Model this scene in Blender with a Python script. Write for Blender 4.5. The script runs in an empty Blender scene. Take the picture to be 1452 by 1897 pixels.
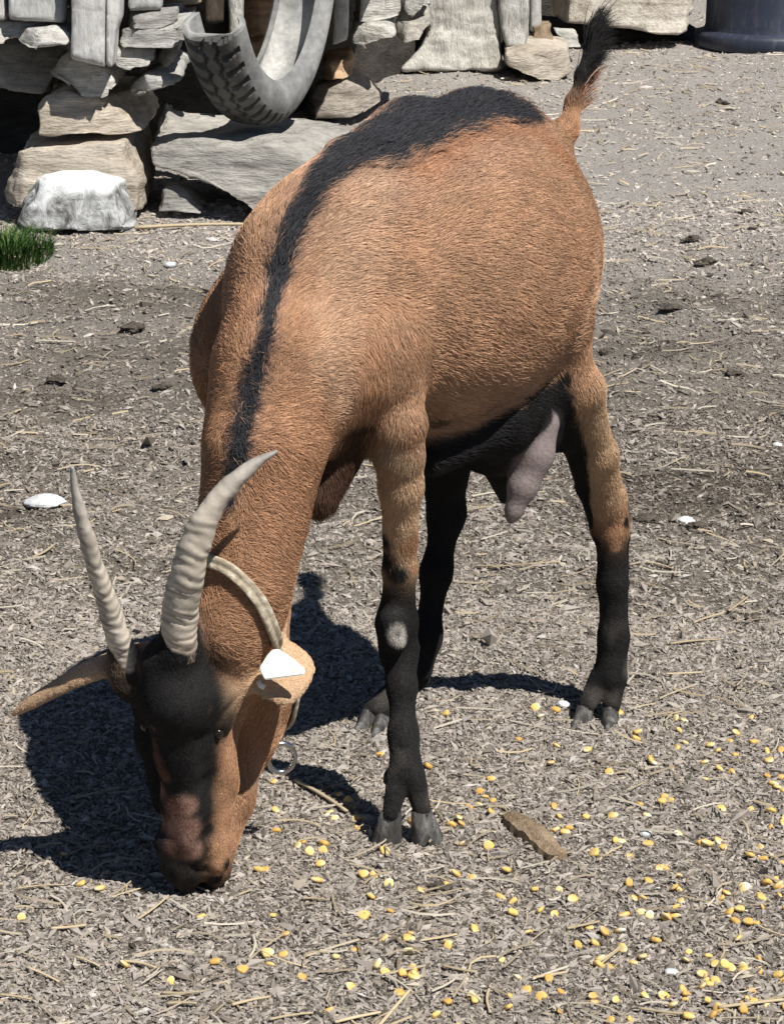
import bpy, bmesh, math, random
import numpy as np
from mathutils import Vector, Matrix

random.seed(7)
rng = np.random.default_rng(11)
SC = bpy.context.scene
COL = SC.collection

# ---------------------------------------------------------------- camera, world, sun, exposure
CAM_H, PITCH, FPX = 0.95, math.radians(17.0), 4700.0      # FPX: focal length in pixels of the 1452x1897 photograph
cam = bpy.data.cameras.new('camera')
cam.sensor_fit = 'VERTICAL'
cam.sensor_height = 24.0
cam.lens = 24.0 * FPX / 1897.0
cam.clip_start = 0.05
cam.clip_end = 2000
camo = bpy.data.objects.new('camera', cam)
COL.objects.link(camo)
camo.location = (0, 0, CAM_H)
camo.rotation_euler = (math.pi / 2 - PITCH, 0, 0)
SC.camera = camo
SC.render.resolution_x, SC.render.resolution_y = 783, 1024

SUN_DIR = Vector((0.45, -0.46, 1.0)).normalized()          # towards the sun
W = bpy.data.worlds.new('World')
SC.world = W
W.use_nodes = True
nt = W.node_tree
bg = nt.nodes['Background']
sky = nt.nodes.new('ShaderNodeTexSky')
sky.sky_type = 'NISHITA'
sky.sun_disc = False
sky.sun_elevation = math.asin(SUN_DIR.z)
sky.sun_rotation = math.atan2(SUN_DIR.x, SUN_DIR.y)
nt.links.new(sky.outputs[0], bg.inputs[0])
sky.altitude = 2000
sky.air_density = 0.8
sky.dust_density = 0.3
bg.inputs[1].default_value = 0.05
sl = bpy.data.lights.new('sun', 'SUN')
sl.energy = 5.0
sl.angle = math.radians(0.5)
sl.color = (1.0, 0.96, 0.90)
so = bpy.data.objects.new('sun', sl)
COL.objects.link(so)
so.rotation_euler = SUN_DIR.to_track_quat('Z', 'Y').to_euler()
so.location = (3, -3, 6)
SC.view_settings.view_transform = 'Standard'
SC.view_settings.look = 'None'
SC.view_settings.exposure = 0.25
SC.view_settings.gamma = 1.0

# ---------------------------------------------------------------- helpers
def ray(px, py):
    u = (px - 726.0) / FPX
    v = (948.5 - py) / FPX
    return np.array((u, math.cos(PITCH) + v * math.sin(PITCH), -math.sin(PITCH) + v * math.cos(PITCH)))

CAMP = np.array((0.0, 0.0, CAM_H))
def P(px, py, y):
    r = ray(px, py)
    return CAMP + r * (y / r[1])
def G(px, py, z=0.0):
    r = ray(px, py)
    return CAMP + r * ((z - CAM_H) / r[2])
def R(rpx, y):
    return rpx * y * 1.03 / FPX

def _hash(ix, iy, iz, seed):
    with np.errstate(over='ignore'):
        n = ix.astype(np.uint32) * np.uint32(374761393) + iy.astype(np.uint32) * np.uint32(668265263) \
            + iz.astype(np.uint32) * np.uint32(2147483647) + np.uint32(seed) * np.uint32(974634571)
        n = (n ^ (n >> np.uint32(13))) * np.uint32(1274126177)
        n = n ^ (n >> np.uint32(16))
        n = n * np.uint32(2246822519)
        n = n ^ (n >> np.uint32(15))
    return n.astype(np.float64) / 4294967295.0

def vnoise(p, seed=0):
    p = np.asarray(p, float)
    i = np.floor(p).astype(np.int64)
    f = p - i
    f = f * f * (3 - 2 * f)
    i = i + 100000
    out = 0
    for dx in (0, 1):
        wx = f[:, 0] if dx else 1 - f[:, 0]
        for dy in (0, 1):
            wy = f[:, 1] if dy else 1 - f[:, 1]
            for dz in (0, 1):
                wz = f[:, 2] if dz else 1 - f[:, 2]
                out = out + wx * wy * wz * _hash(i[:, 0] + dx, i[:, 1] + dy, i[:, 2] + dz, seed)
    return out * 2 - 1

def fbm(p, octv=4, seed=0, gain=0.5):
    p = np.asarray(p, float)
    a, s, o = 1.0, 0.0, 0
    for k in range(octv):
        o = o + a * vnoise(p, seed + k * 17)
        s += a
        a *= gain
        p = p * 2.03 + 5.17
    return o / s

def smooth(a, b, x):
    t = np.clip((x - a) / (b - a), 0, 1)
    return t * t * (3 - 2 * t)

def tag(o, label=None, cat=None, group=None, kind=None):
    if label: o['label'] = label
    if cat: o['category'] = cat
    if group: o['group'] = group
    if kind: o['kind'] = kind
    return o

def link(name, me, mat=None, parent=None, shade=True):
    o = bpy.data.objects.new(name, me)
    COL.objects.link(o)
    if mat is not None:
        me.materials.append(mat)
    if parent is not None:
        o.parent = parent
        o.matrix_parent_inverse = parent.matrix_world.inverted()
    if me.polygons:
        me.polygons.foreach_set('use_smooth', np.full(len(me.polygons), bool(shade)))
    return o

def np_mesh(name, v, quads=None, tris=None):
    me = bpy.data.meshes.new(name)
    v = np.asarray(v, np.float32)
    nq = 0 if quads is None else len(quads)
    nt_ = 0 if tris is None else len(tris)
    me.vertices.add(len(v))
    me.vertices.foreach_set('co', v.ravel())
    idx = []
    if nq: idx.append(np.asarray(quads, np.int32).ravel())
    if nt_: idx.append(np.asarray(tris, np.int32).ravel())
    idx = np.concatenate(idx)
    me.loops.add(len(idx))
    me.loops.foreach_set('vertex_index', idx)
    me.polygons.add(nq + nt_)
    ls = np.concatenate([np.arange(nq) * 4, nq * 4 + np.arange(nt_) * 3]).astype(np.int32)
    me.polygons.foreach_set('loop_start', ls)
    me.update(calc_edges=True)
    me.validate()
    return me

def vcol(me, name, cols):
    a = me.attributes.new(name, 'FLOAT_COLOR', 'POINT')
    c = np.ones((len(me.vertices), 4), np.float32)
    c[:, :3] = cols
    a.data.foreach_set('color', c.ravel())

def tube_mesh(name, pts, rad, n=10, flat=1.0):
    """swept tube along pts with a radius per point, closed ends"""
    pts = [Vector(p) for p in pts]
    v, q = [], []
    up = Vector((0.3, 0.2, 1)).normalized()
    for i, p in enumerate(pts):
        t = (pts[min(i + 1, len(pts) - 1)] - pts[max(i - 1, 0)]).normalized()
        a = t.cross(up)
        if a.length < 1e-4: a = t.cross(Vector((1, 0, 0)))
        a.normalize()
        b = a.cross(t).normalized()
        r = rad[i] if hasattr(rad, '__len__') else rad
        for k in range(n):
            an = 2 * math.pi * k / n
            v.append(p + a * (r * math.cos(an)) + b * (r * flat * math.sin(an)))
    m = len(pts)
    for i in range(m - 1):
        for k in range(n):
            q.append((i * n + k, i * n + (k + 1) % n, (i + 1) * n + (k + 1) % n, (i + 1) * n + k))
    t = []
    v.append(pts[0]); v.append(pts[-1])
    for k in range(n):
        t.append((m * n, (k + 1) % n, k))
        t.append((m * n + 1, (m - 1) * n + k, (m - 1) * n + (k + 1) % n))
    return np_mesh(name, [tuple(x) for x in v], q, t)

def remesh(me, vox):
    o = bpy.data.objects.new('tmp', me)
    COL.objects.link(o)
    m = o.modifiers.new('r', 'REMESH')
    m.mode = 'VOXEL'
    m.voxel_size = vox
    dg = bpy.context.evaluated_depsgraph_get()
    me2 = bpy.data.meshes.new_from_object(o.evaluated_get(dg))
    bpy.data.objects.remove(o)
    return me2

def get_v(me):
    a = np.empty(len(me.vertices) * 3, np.float32)
    me.vertices.foreach_get('co', a)
    return a.reshape(-1, 3).astype(float)
def get_n(me):
    a = np.empty(len(me.vertices) * 3, np.float32)
    me.vertex_normals.foreach_get('vector', a) if hasattr(me, 'vertex_normals') else me.vertices.foreach_get('normal', a)
    return a.reshape(-1, 3).astype(float)
def set_v(me, v):
    me.vertices.foreach_set('co', np.asarray(v, np.float32).ravel())
    me.update()

# ---------------------------------------------------------------- materials
def new_mat(name, rough=0.9, spec=0.2):
    m = bpy.data.materials.new(name)
    m.use_nodes = True
    b = m.node_tree.nodes['Principled BSDF']
    b.inputs['Roughness'].default_value = rough
    b.inputs['Specular IOR Level'].default_value = spec
    return m, m.node_tree, b

def N(t, typ, **kw):
    n = t.nodes.new(typ)
    for k, v in kw.items():
        setattr(n, k, v)
    return n

def ramp(t, fac, stops):
    r = N(t, 'ShaderNodeValToRGB')
    e = r.color_ramp.elements
    while len(e) < len(stops): e.new(0.5)
    for x, (p, c) in zip(e, stops):
        x.position = p
        x.color = (*c, 1)
    t.links.new(fac, r.inputs[0])
    return r.outputs[0]

def mixc(t, fac, a, b, mode='MIX'):
    m = N(t, 'ShaderNodeMix', data_type='RGBA', blend_type=mode)
    for s, val in ((0, fac), (6, a), (7, b)):
        if hasattr(val, 'links'): t.links.new(val, m.inputs[s])
        else: m.inputs[s].default_value = val if s == 0 else (*val, 1)
    return m.outputs[2]

def noise(t, scale, detail=6, rough=0.6, vec=None, dist=0.0):
    n = N(t, 'ShaderNodeTexNoise')
    n.inputs['Scale'].default_value = scale
    n.inputs['Detail'].default_value = detail
    n.inputs['Roughness'].default_value = rough
    n.inputs['Distortion'].default_value = dist
    if vec is not None: t.links.new(vec, n.inputs['Vector'])
    return n.outputs[0]

def bump(t, b, h, strength=0.5, dist=0.01):
    n = N(t, 'ShaderNodeBump')
    n.inputs['Strength'].default_value = strength
    n.inputs['Distance'].default_value = dist
    t.links.new(h, n.inputs['Height'])
    t.links.new(n.outputs[0], b.inputs['Normal'])

def coords(t, scale=(1, 1, 1), rot=(0, 0, 0)):
    c = N(t, 'ShaderNodeTexCoord')
    m = N(t, 'ShaderNodeMapping')
    m.inputs['Scale'].default_value = scale
    m.inputs['Rotation'].default_value = rot
    t.links.new(c.outputs['Object'], m.inputs['Vector'])
    return m.outputs[0]

def stone_mat(name, dark, mid, light, strata=(1, 1, 3), sc=14, bmp=0.6, blotch=None):
    m, t, b = new_mat(name, 0.92, 0.15)
    v = coords(t, strata, (0.05, 0.12, 0))
    n1 = noise(t, sc, 8, 0.65, v, 0.4)
    c = ramp(t, n1, [(0.28, dark), (0.5, mid), (0.74, light)])
    n2 = noise(t, sc * 6, 5, 0.7, v)
    c = mixc(t, 0.55, c, ramp(t, n2, [(0.3, (0.5, 0.49, 0.48)), (0.56, (1, 1, 1))]), 'MULTIPLY')
    n3 = noise(t, 4, 4, 0.6, coords(t))
    if blotch:
        c = mixc(t, ramp(t, n3, [(0.5, (0, 0, 0)), (0.58, (1, 1, 1))]), c, blotch)
    # soot-grey lichen and earth stains with edges of their own, and a tone per stone
    st = noise(t, 11, 6, 0.75, coords(t, (1, 1, 1.3)), 1.5)
    c = mixc(t, ramp(t, st, [(0.52, (0, 0, 0)), (0.66, (0.55, 0.55, 0.55))]), c, mixc(t, 1.0, c, (0.45, 0.42, 0.38), 'MULTIPLY'))
    oi = N(t, 'ShaderNodeObjectInfo')
    c = mixc(t, 1.0, c, ramp(t, oi.outputs['Random'], [(0.0, (0.78, 0.78, 0.80)), (0.5, (0.98, 0.97, 0.95)), (1.0, (1.12, 1.08, 1.02))]), 'MULTIPLY')
    t.links.new(c, b.inputs['Base Color'])
    h = N(t, 'ShaderNodeMath', operation='ADD')
    t.links.new(n1, h.inputs[0]); t.links.new(n2, h.inputs[1])
    bump(t, b, h.outputs[0], bmp, 0.012)
    return m

def attr_mat(name, attr, rough=0.9, spec=0.2, grain=None, bmp=None):
    m, t, b = new_mat(name, rough, spec)
    a = N(t, 'ShaderNodeAttribute', attribute_name=attr)
    c = a.outputs['Color']
    if grain:
        n = noise(t, grain, 4, 0.6, coords(t))
        c = mixc(t, 0.5, c, ramp(t, n, [(0.3, (0.45, 0.45, 0.45)), (0.65, (1.15, 1.12, 1.08))]), 'MULTIPLY')
        if bmp: bump(t, b, n, bmp, 0.004)
    t.links.new(c, b.inputs['Base Color'])
    return m

M = {}
M['grey_stone'] = stone_mat('grey_stone', (0.26, 0.25, 0.23), (0.46, 0.445, 0.41), (0.62, 0.60, 0.55), (0.7, 0.7, 3.2), 9, 0.9)
M['beige_stone'] = stone_mat('beige_stone', (0.304, 0.264, 0.211), (0.541, 0.482, 0.403), (0.726, 0.66, 0.568), (0.7, 0.7, 3.2), 8, 0.8)
M['pale_stone'] = stone_mat('pale_stone', (0.29, 0.284, 0.264), (0.581, 0.574, 0.541), (0.792, 0.779, 0.739), (0.7, 0.7, 3.2), 9, 0.9)
M['brown_stone'] = stone_mat('brown_stone', (0.211, 0.132, 0.079), (0.475, 0.33, 0.218), (0.686, 0.528, 0.383), (0.7, 0.7, 3.2), 8, 0.8)
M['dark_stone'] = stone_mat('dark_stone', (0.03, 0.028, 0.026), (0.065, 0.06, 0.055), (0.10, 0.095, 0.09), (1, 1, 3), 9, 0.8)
M['patchy_stone'] = stone_mat('patchy_stone', (0.30, 0.25, 0.20), (0.56, 0.53, 0.48), (0.70, 0.68, 0.64), (1, 1, 1.2), 14, 0.6, None)
M['white_wood'] = stone_mat('white_wood', (0.34, 0.33, 0.31), (0.58, 0.58, 0.55), (0.72, 0.72, 0.70), (3, 3, 0.5), 10, 0.7)
M['post_paint'] = stone_mat('post_paint', (0.34, 0.345, 0.345), (0.52, 0.525, 0.52), (0.64, 0.64, 0.63), (4, 4, 0.6), 5, 0.35)
M['dark_wood'] = stone_mat('dark_wood', (0.035, 0.028, 0.022), (0.075, 0.06, 0.05), (0.12, 0.10, 0.085), (6, 6, 0.6), 8, 0.5)
M['cream_wood'] = stone_mat('cream_wood', (0.33, 0.27, 0.18), (0.52, 0.45, 0.33), (0.64, 0.57, 0.44), (1, 1, 6), 8, 0.5)
M['tan_wood'] = stone_mat('tan_wood', (0.20, 0.15, 0.10), (0.38, 0.29, 0.20), (0.50, 0.40, 0.29), (5, 5, 0.8), 9, 0.7)

def whitewash():
    m, t, b = new_mat('whitewash', 0.85, 0.2)
    g = N(t, 'ShaderNodeNewGeometry')
    s = N(t, 'ShaderNodeSeparateXYZ')
    t.links.new(g.outputs['Position'], s.inputs[0])
    n1 = noise(t, 22, 7, 0.7, coords(t, (1.2, 1.2, 0.8)), 0.8)
    worn = ramp(t, n1, [(0.38, (0.12, 0.12, 0.115)), (0.5, (0.36, 0.365, 0.36)), (0.66, (0.66, 0.67, 0.67))])
    mp = N(t, 'ShaderNodeMapRange')
    t.links.new(s.outputs[2], mp.inputs[0])
    mp.inputs[1].default_value = 0.078
    mp.inputs[2].default_value = 0.092
    ad = N(t, 'ShaderNodeMath', operation='ADD')
    ms = N(t, 'ShaderNodeMath', operation='MULTIPLY')
    ms.inputs[1].default_value = 0.9
    sb = N(t, 'ShaderNodeMath', operation='SUBTRACT')
    t.links.new(n1, sb.inputs[0]); sb.inputs[1].default_value = 0.5
    t.links.new(sb.outputs[0], ms.inputs[0])
    t.links.new(mp.outputs[0], ad.inputs[0]); t.links.new(ms.outputs[0], ad.inputs[1])
    ad.use_clamp = True
    c = mixc(t, ad.outputs[0], worn, (0.86, 0.87, 0.88))
    t.links.new(c, b.inputs['Base Color'])
    bump(t, b, n1, 0.8, 0.012)
    return m
M['whitewash'] = whitewash()

def ground_mat():
    m, t, b = new_mat('dry_ground', 0.95, 0.1)
    v = coords(t)
    n1 = noise(t, 150, 5, 0.65, v, 1.2)
    c = ramp(t, n1, [(0.30, (0.10, 0.084, 0.068)), (0.42, (0.24, 0.213, 0.183)), (0.54, (0.36, 0.327, 0.292)), (0.72, (0.48, 0.445, 0.40))])
    n2 = noise(t, 2.2, 5, 0.6, v)
    c = mixc(t, 0.8, c, ramp(t, n2, [(0.30, (0.50, 0.48, 0.45)), (0.62, (1.12, 1.1, 1.08))]), 'MULTIPLY')
    n3 = noise(t, 24, 5, 0.7, coords(t, (1, 1.6, 1)), 0.6)
    c = mixc(t, 0.5, c, ramp(t, n3, [(0.3, (0.5, 0.48, 0.46)), (0.65, (1.15, 1.14, 1.12))]), 'MULTIPLY')
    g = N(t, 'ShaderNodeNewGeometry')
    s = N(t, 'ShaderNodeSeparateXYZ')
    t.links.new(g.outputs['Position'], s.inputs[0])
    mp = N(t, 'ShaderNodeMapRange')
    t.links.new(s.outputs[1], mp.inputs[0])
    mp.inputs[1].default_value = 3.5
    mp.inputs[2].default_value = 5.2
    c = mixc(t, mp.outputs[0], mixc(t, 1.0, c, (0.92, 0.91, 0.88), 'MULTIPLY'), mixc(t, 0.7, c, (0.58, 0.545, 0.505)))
    at = N(t, 'ShaderNodeAttribute', attribute_name='damp')
    c = mixc(t, 1.0, c, ramp(t, at.outputs['Fac'], [(0.0, (1, 1, 1)), (1.0, (0.58, 0.57, 0.54))]), 'MULTIPLY')
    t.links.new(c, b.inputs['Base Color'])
    h = N(t, 'ShaderNodeMath', operation='ADD')
    t.links.new(n1, h.inputs[0]); t.links.new(n3, h.inputs[1])
    bump(t, b, h.outputs[0], 1.0, 0.012)
    return m
M['ground'] = ground_mat()
M['litter'] = attr_mat('litter', 'tint', 0.9, 0.15)

def hair_mat():
    m, t, b = new_mat('coat_hair', 0.62, 0.18)
    a = N(t, 'ShaderNodeAttribute', attribute_name='coat')
    t.links.new(a.outputs['Color'], b.inputs['Base Color'])
    return m
M['hair'] = hair_mat()
M['skin'] = attr_mat('goat_skin', 'coat', 0.75, 0.25, 300, 0.25)

# ---------------------------------------------------------------- ground
def ground_h(x, y):
    p = np.stack([x, y, np.zeros_like(x)], 1)
    h = 0.030 * fbm(p * 2.1, 3, 3) + 0.022 * fbm(p * 8.0, 3, 9) + 0.008 * fbm(p * 30, 2, 21)
    h = h - 0.004
    # flattened where the goat stands, feeds and where the pile rests
    near = smooth(2.9, 2.3, y) * smooth(-0.8, -0.4, x) * smooth(0.8, 0.45, x)
    h = h * (1 - 0.72 * near)
    far = smooth(4.6, 5.0, y)
    h = h * (1 - 0.5 * far)
    return h

DAMP = [(1320, 890, 0.16, 0.10), (1150, 930, 0.10, 0.07), (1430, 900, 0.14, 0.09), (130, 555, 0.30, 0.12), (330, 560, 0.2, 0.1), (1200, 640, 0.16, 0.10), (240, 640, 0.15, 0.12), (60, 720, 0.16, 0.10), (20, 960, 0.07, 0.06), (1330, 560, 0.2, 0.12)]
def damp(x, y):
    d = 0
    for px, py, rx, ry in DAMP:
        g = G(px, py)
        d = d + np.exp(-((x - g[0]) / rx) ** 2 - ((y - g[1]) / ry) ** 2)
    return np.clip(d * (0.75 + 0.5 * fbm(np.stack([x * 9, y * 9, 0 * x], 1), 3, 55)), 0, 1)

def build_ground():
    ys = [-8.0, -3, 0.0, 0.8, 1.3]
    y = 1.6
    while y < 9.5:
        ys.append(y); y += 0.009 + 0.006 * max(0, y - 2.6)
    while y < 400:
        ys.append(y); y *= 1.25
    ys = np.array(ys)
    xs = np.concatenate([[-400, -120, -40, -14, -6, -3.5], np.linspace(-2.4, -0.9, 40)[:-1], np.linspace(-0.9, 0.9, 200), np.linspace(0.9, 2.4, 40)[1:], [3.5, 6, 14, 40, 120, 400]])
    X, Y = np.meshgrid(xs, ys)
    x, yy = X.ravel(), Y.ravel()
    z = ground_h(x, yy) * smooth(20, 10, np.abs(x)) * smooth(30, 12, yy)
    nx, ny = len(xs), len(ys)
    i = np.arange(nx * ny).reshape(ny, nx)
    q = np.stack([i[:-1, :-1].ravel(), i[:-1, 1:].ravel(), i[1:, 1:].ravel(), i[1:, :-1].ravel()], 1)
    me = np_mesh('ground', np.stack([x, yy, z], 1), q)
    vcol(me, 'damp', np.repeat(damp(x, yy)[:, None], 3, 1))
    tag(link('ground', me, M['ground']), kind='structure')
build_ground()

def gh(x, y):
    return float(ground_h(np.array([x], float), np.array([y], float))[0])

PAL = np.array([1.0, 1.01, 1.05]) * 1.08 * np.array([(0.41, 0.365, 0.315), (0.33, 0.29, 0.25), (0.47, 0.425, 0.37), (0.15, 0.125, 0.10), (0.24, 0.205, 0.17), (0.52, 0.45, 0.34), (0.56, 0.53, 0.49), (0.08, 0.068, 0.056)])
PAL = PAL * 0.72 + 0.28 * np.array([0.36, 0.325, 0.285])
PW = np.array([0.26, 0.23, 0.16, 0.10, 0.15, 0.04, 0.03, 0.03])

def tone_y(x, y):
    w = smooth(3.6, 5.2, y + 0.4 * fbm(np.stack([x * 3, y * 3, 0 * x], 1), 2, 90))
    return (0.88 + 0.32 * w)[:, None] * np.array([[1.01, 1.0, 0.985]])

def build_litter():
    zones = [(1.6, 2.75, 0.62, 30000, 0.72), (2.6, 3.6, 0.85, 15000, 0.9), (3.4, 5.4, 1.3, 12000, 1.1), (5.2, 9.2, 2.2, 8000, 1.4)]
    V, Q, C = [], [], []
    off = 0
    for (y0, y1, hw, n, s) in zones:
        y = rng.uniform(y0, y1, n)
        x = rng.uniform(-hw, hw, n)
        L = np.minimum(0.009, np.exp(rng.normal(math.log(0.0042), 0.42, n))) * s
        bare = rng.random(n) > 0.30 + 0.70 * smooth(-0.30, 0.22, fbm(np.stack([x * 5, y * 5, 0 * x], 1), 3, 101))
        L = np.where(bare, L * 0.4, L)
        Wd = L * rng.uniform(0.25, 0.7, n)
        a = rng.uniform(0, 2 * math.pi, n)
        pit = rng.normal(0, 0.30, n)
        rol = rng.normal(0, 0.40, n)
        d = np.stack([np.cos(a) * np.cos(pit), np.sin(a) * np.cos(pit), np.sin(pit)], 1)
        sd = np.stack([-np.sin(a) * np.cos(rol), np.cos(a) * np.cos(rol), np.sin(rol)], 1)
        up = np.cross(d, sd)
        z = ground_h(x, y) + rng.uniform(0.0, 0.0035, n) * s ** 0.5 + 0.15 * L * np.abs(np.sin(pit))
        c = np.stack([x, y, z], 1)
        bend = rng.uniform(-0.1, 0.45, n)[:, None] * L[:, None]
        tap = rng.uniform(0.35, 1.0, (n, 1))
        l2, w2 = (L / 2)[:, None], (Wd / 2)[:, None]
        skew = rng.normal(0, 0.25, (n, 1)) * l2
        ring = [c - d * l2 - sd * w2 * tap + sd * skew * .3, c - d * l2 + sd * w2 * tap, c - sd * w2 + up * bend * .5 + sd * skew, c + sd * w2 + up * bend * .5 + sd * skew, c + d * l2 - sd * w2 * tap, c + d * l2 + sd * w2 * tap * .7]
        V.append(np.stack(ring, 1).reshape(-1, 3))
        b = off + np.arange(n)[:, None] * 6
        Q.append(b + np.array([0, 2, 3, 1])); Q.append(b + np.array([2, 4, 5, 3]))
        off += n * 6
        patch = fbm(np.stack([x * 2.2, y * 2.2, 0 * x], 1), 3, 40) - 1.3 * damp(x, y)
        w = np.tile(PW, (n, 1))
        w[:, [3, 4, 7]] *= np.exp(-2.2 * patch)[:, None]
        w[:, [2, 6]] *= np.exp(1.0 * patch)[:, None]
        cs = np.cumsum(w / w.sum(1, keepdims=True), 1)
        k = (rng.random(n)[:, None] > cs).sum(1).clip(0, 7)
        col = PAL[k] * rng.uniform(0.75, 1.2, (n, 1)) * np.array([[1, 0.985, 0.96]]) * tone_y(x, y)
        C.append(np.repeat(col, 6, 0))
    # crumbs of soil and broken droppings, each a rough little solid
    T = []
    for (y0, y1, hw, n, s) in [(1.6, 2.75, 0.62, 190000, 1.0), (2.6, 3.6, 0.85, 85000, 1.2), (3.4, 5.4, 1.3, 70000, 1.5), (5.2, 9.2, 2.2, 40000, 1.9)]:
        y = rng.uniform(y0, y1, n); x = rng.uniform(-hw, hw, n)
        L = np.exp(rng.normal(math.log(0.0015), 0.42, n)) * s
        A = rng.normal(0, 1, (n, 3)); A[:, 2] *= 0.35
        A /= np.linalg.norm(A, axis=1)[:, None]
        B = np.cross(A, rng.normal(0, 1, (n, 3))); B /= np.linalg.norm(B, axis=1)[:, None]
        D = np.cross(A, B)
        c = np.stack([x, y, ground_h(x, y) + L * rng.uniform(0.0, 0.45, n)], 1)
        e = lambda ax, q: ax * (L * q)[:, None]
        f = lambda: rng.uniform(0.75, 1.3, n)
        ring = [c + e(A, 1.9 * f()), c - e(A, 1.9 * f()), c + e(B, 0.75 * f()), c - e(B, 0.75 * f()), c + e(D, 0.6 * f()), c - e(D, 0.6 * f())]
        V.append(np.stack(ring, 1).reshape(-1, 3))
        b = off + np.arange(n)[:, None] * 6
        for tri in ((0, 2, 4), (2, 1, 4), (1, 3, 4), (3, 0, 4), (2, 0, 5), (1, 2, 5), (3, 1, 5), (0, 3, 5)):
            T.append(b + np.array(tri))
        off += n * 6
        patch = fbm(np.stack([x * 2.2, y * 2.2, 0 * x], 1), 3, 40) - 1.3 * damp(x, y)
        w = np.tile(PW, (n, 1))
        w[:, [3, 4, 7]] *= np.exp(-2.2 * patch)[:, None]
        cs = np.cumsum(w / w.sum(1, keepdims=True), 1)
        k = (rng.random(n)[:, None] > cs).sum(1).clip(0, 7)
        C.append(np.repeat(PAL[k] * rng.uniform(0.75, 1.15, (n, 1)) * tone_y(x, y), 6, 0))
    me = np_mesh('litter', np.concatenate(V), np.concatenate(Q), np.concatenate(T))
    vcol(me, 'tint', np.concatenate(C))
    o = link('litter', me, M['litter'], shade=False)
    tag(o, 'grey brown chips and crumbs of dry litter covering the trodden ground', 'litter', kind='stuff')

    # fine straw and hay stems, too many to count
    n = 3200
    y = 1.6 + 7.0 * rng.random(n) ** 2.0
    x = rng.uniform(-1, 1, n) * (0.28 * y + 0.15)
    L = rng.uniform(0.012, 0.05, n) * (0.7 + 0.16 * y)
    wv = rng.uniform(0.0005, 0.0011, n) * (0.6 + 0.25 * y)
    a = rng.uniform(0, 2 * math.pi, n)
    V, Q, C = [], [], []
    base = np.stack([x, y, ground_h(x, y) + rng.uniform(0.002, 0.006, n)], 1)
    d = np.stack([np.cos(a), np.sin(a), rng.normal(0, 0.08, n)], 1)
    cv = np.stack([-np.sin(a), np.cos(a), rng.uniform(0, 0.6, n)], 1) * (rng.normal(0, 0.12, n) * L)[:, None]
    for k, s in enumerate((-0.5, -0.17, 0.17, 0.5)):
        c = base + d * (L * s)[:, None] + cv * (1 - 4 * s * s)
        c[:, 2] = np.maximum(c[:, 2], ground_h(c[:, 0], c[:, 1]) + 0.001)
        sd = np.stack([-np.sin(a), np.cos(a), np.zeros(n)], 1) * wv[:, None]
        V.append(np.stack([c - sd, c + np.array([0, 0, 1]) * wv[:, None] * 1.3, c + sd], 1))
    V = np.stack(V, 1).reshape(-1, 3)
    b = np.arange(n)[:, None] * 12
    for k in range(3):
        Q.append(b + np.array([3 * k, 3 * k + 1, 3 * k + 4, 3 * k + 3])); Q.append(b + np.array([3 * k + 1, 3 * k + 2, 3 * k + 5, 3 * k + 4]))
    me = np_mesh('straw_litter', V, np.concatenate(Q))
    pal = np.array([(0.52, 0.43, 0.28), (0.46, 0.39, 0.29), (0.34, 0.28, 0.20), (0.56, 0.51, 0.42)])
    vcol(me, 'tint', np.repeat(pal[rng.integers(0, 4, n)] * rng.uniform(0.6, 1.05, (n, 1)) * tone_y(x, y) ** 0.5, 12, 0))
    tag(link('straw_litter', me, M['litter']), 'fine broken straw and hay stems strewn over the ground', 'straw', kind='stuff')
build_litter()

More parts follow.
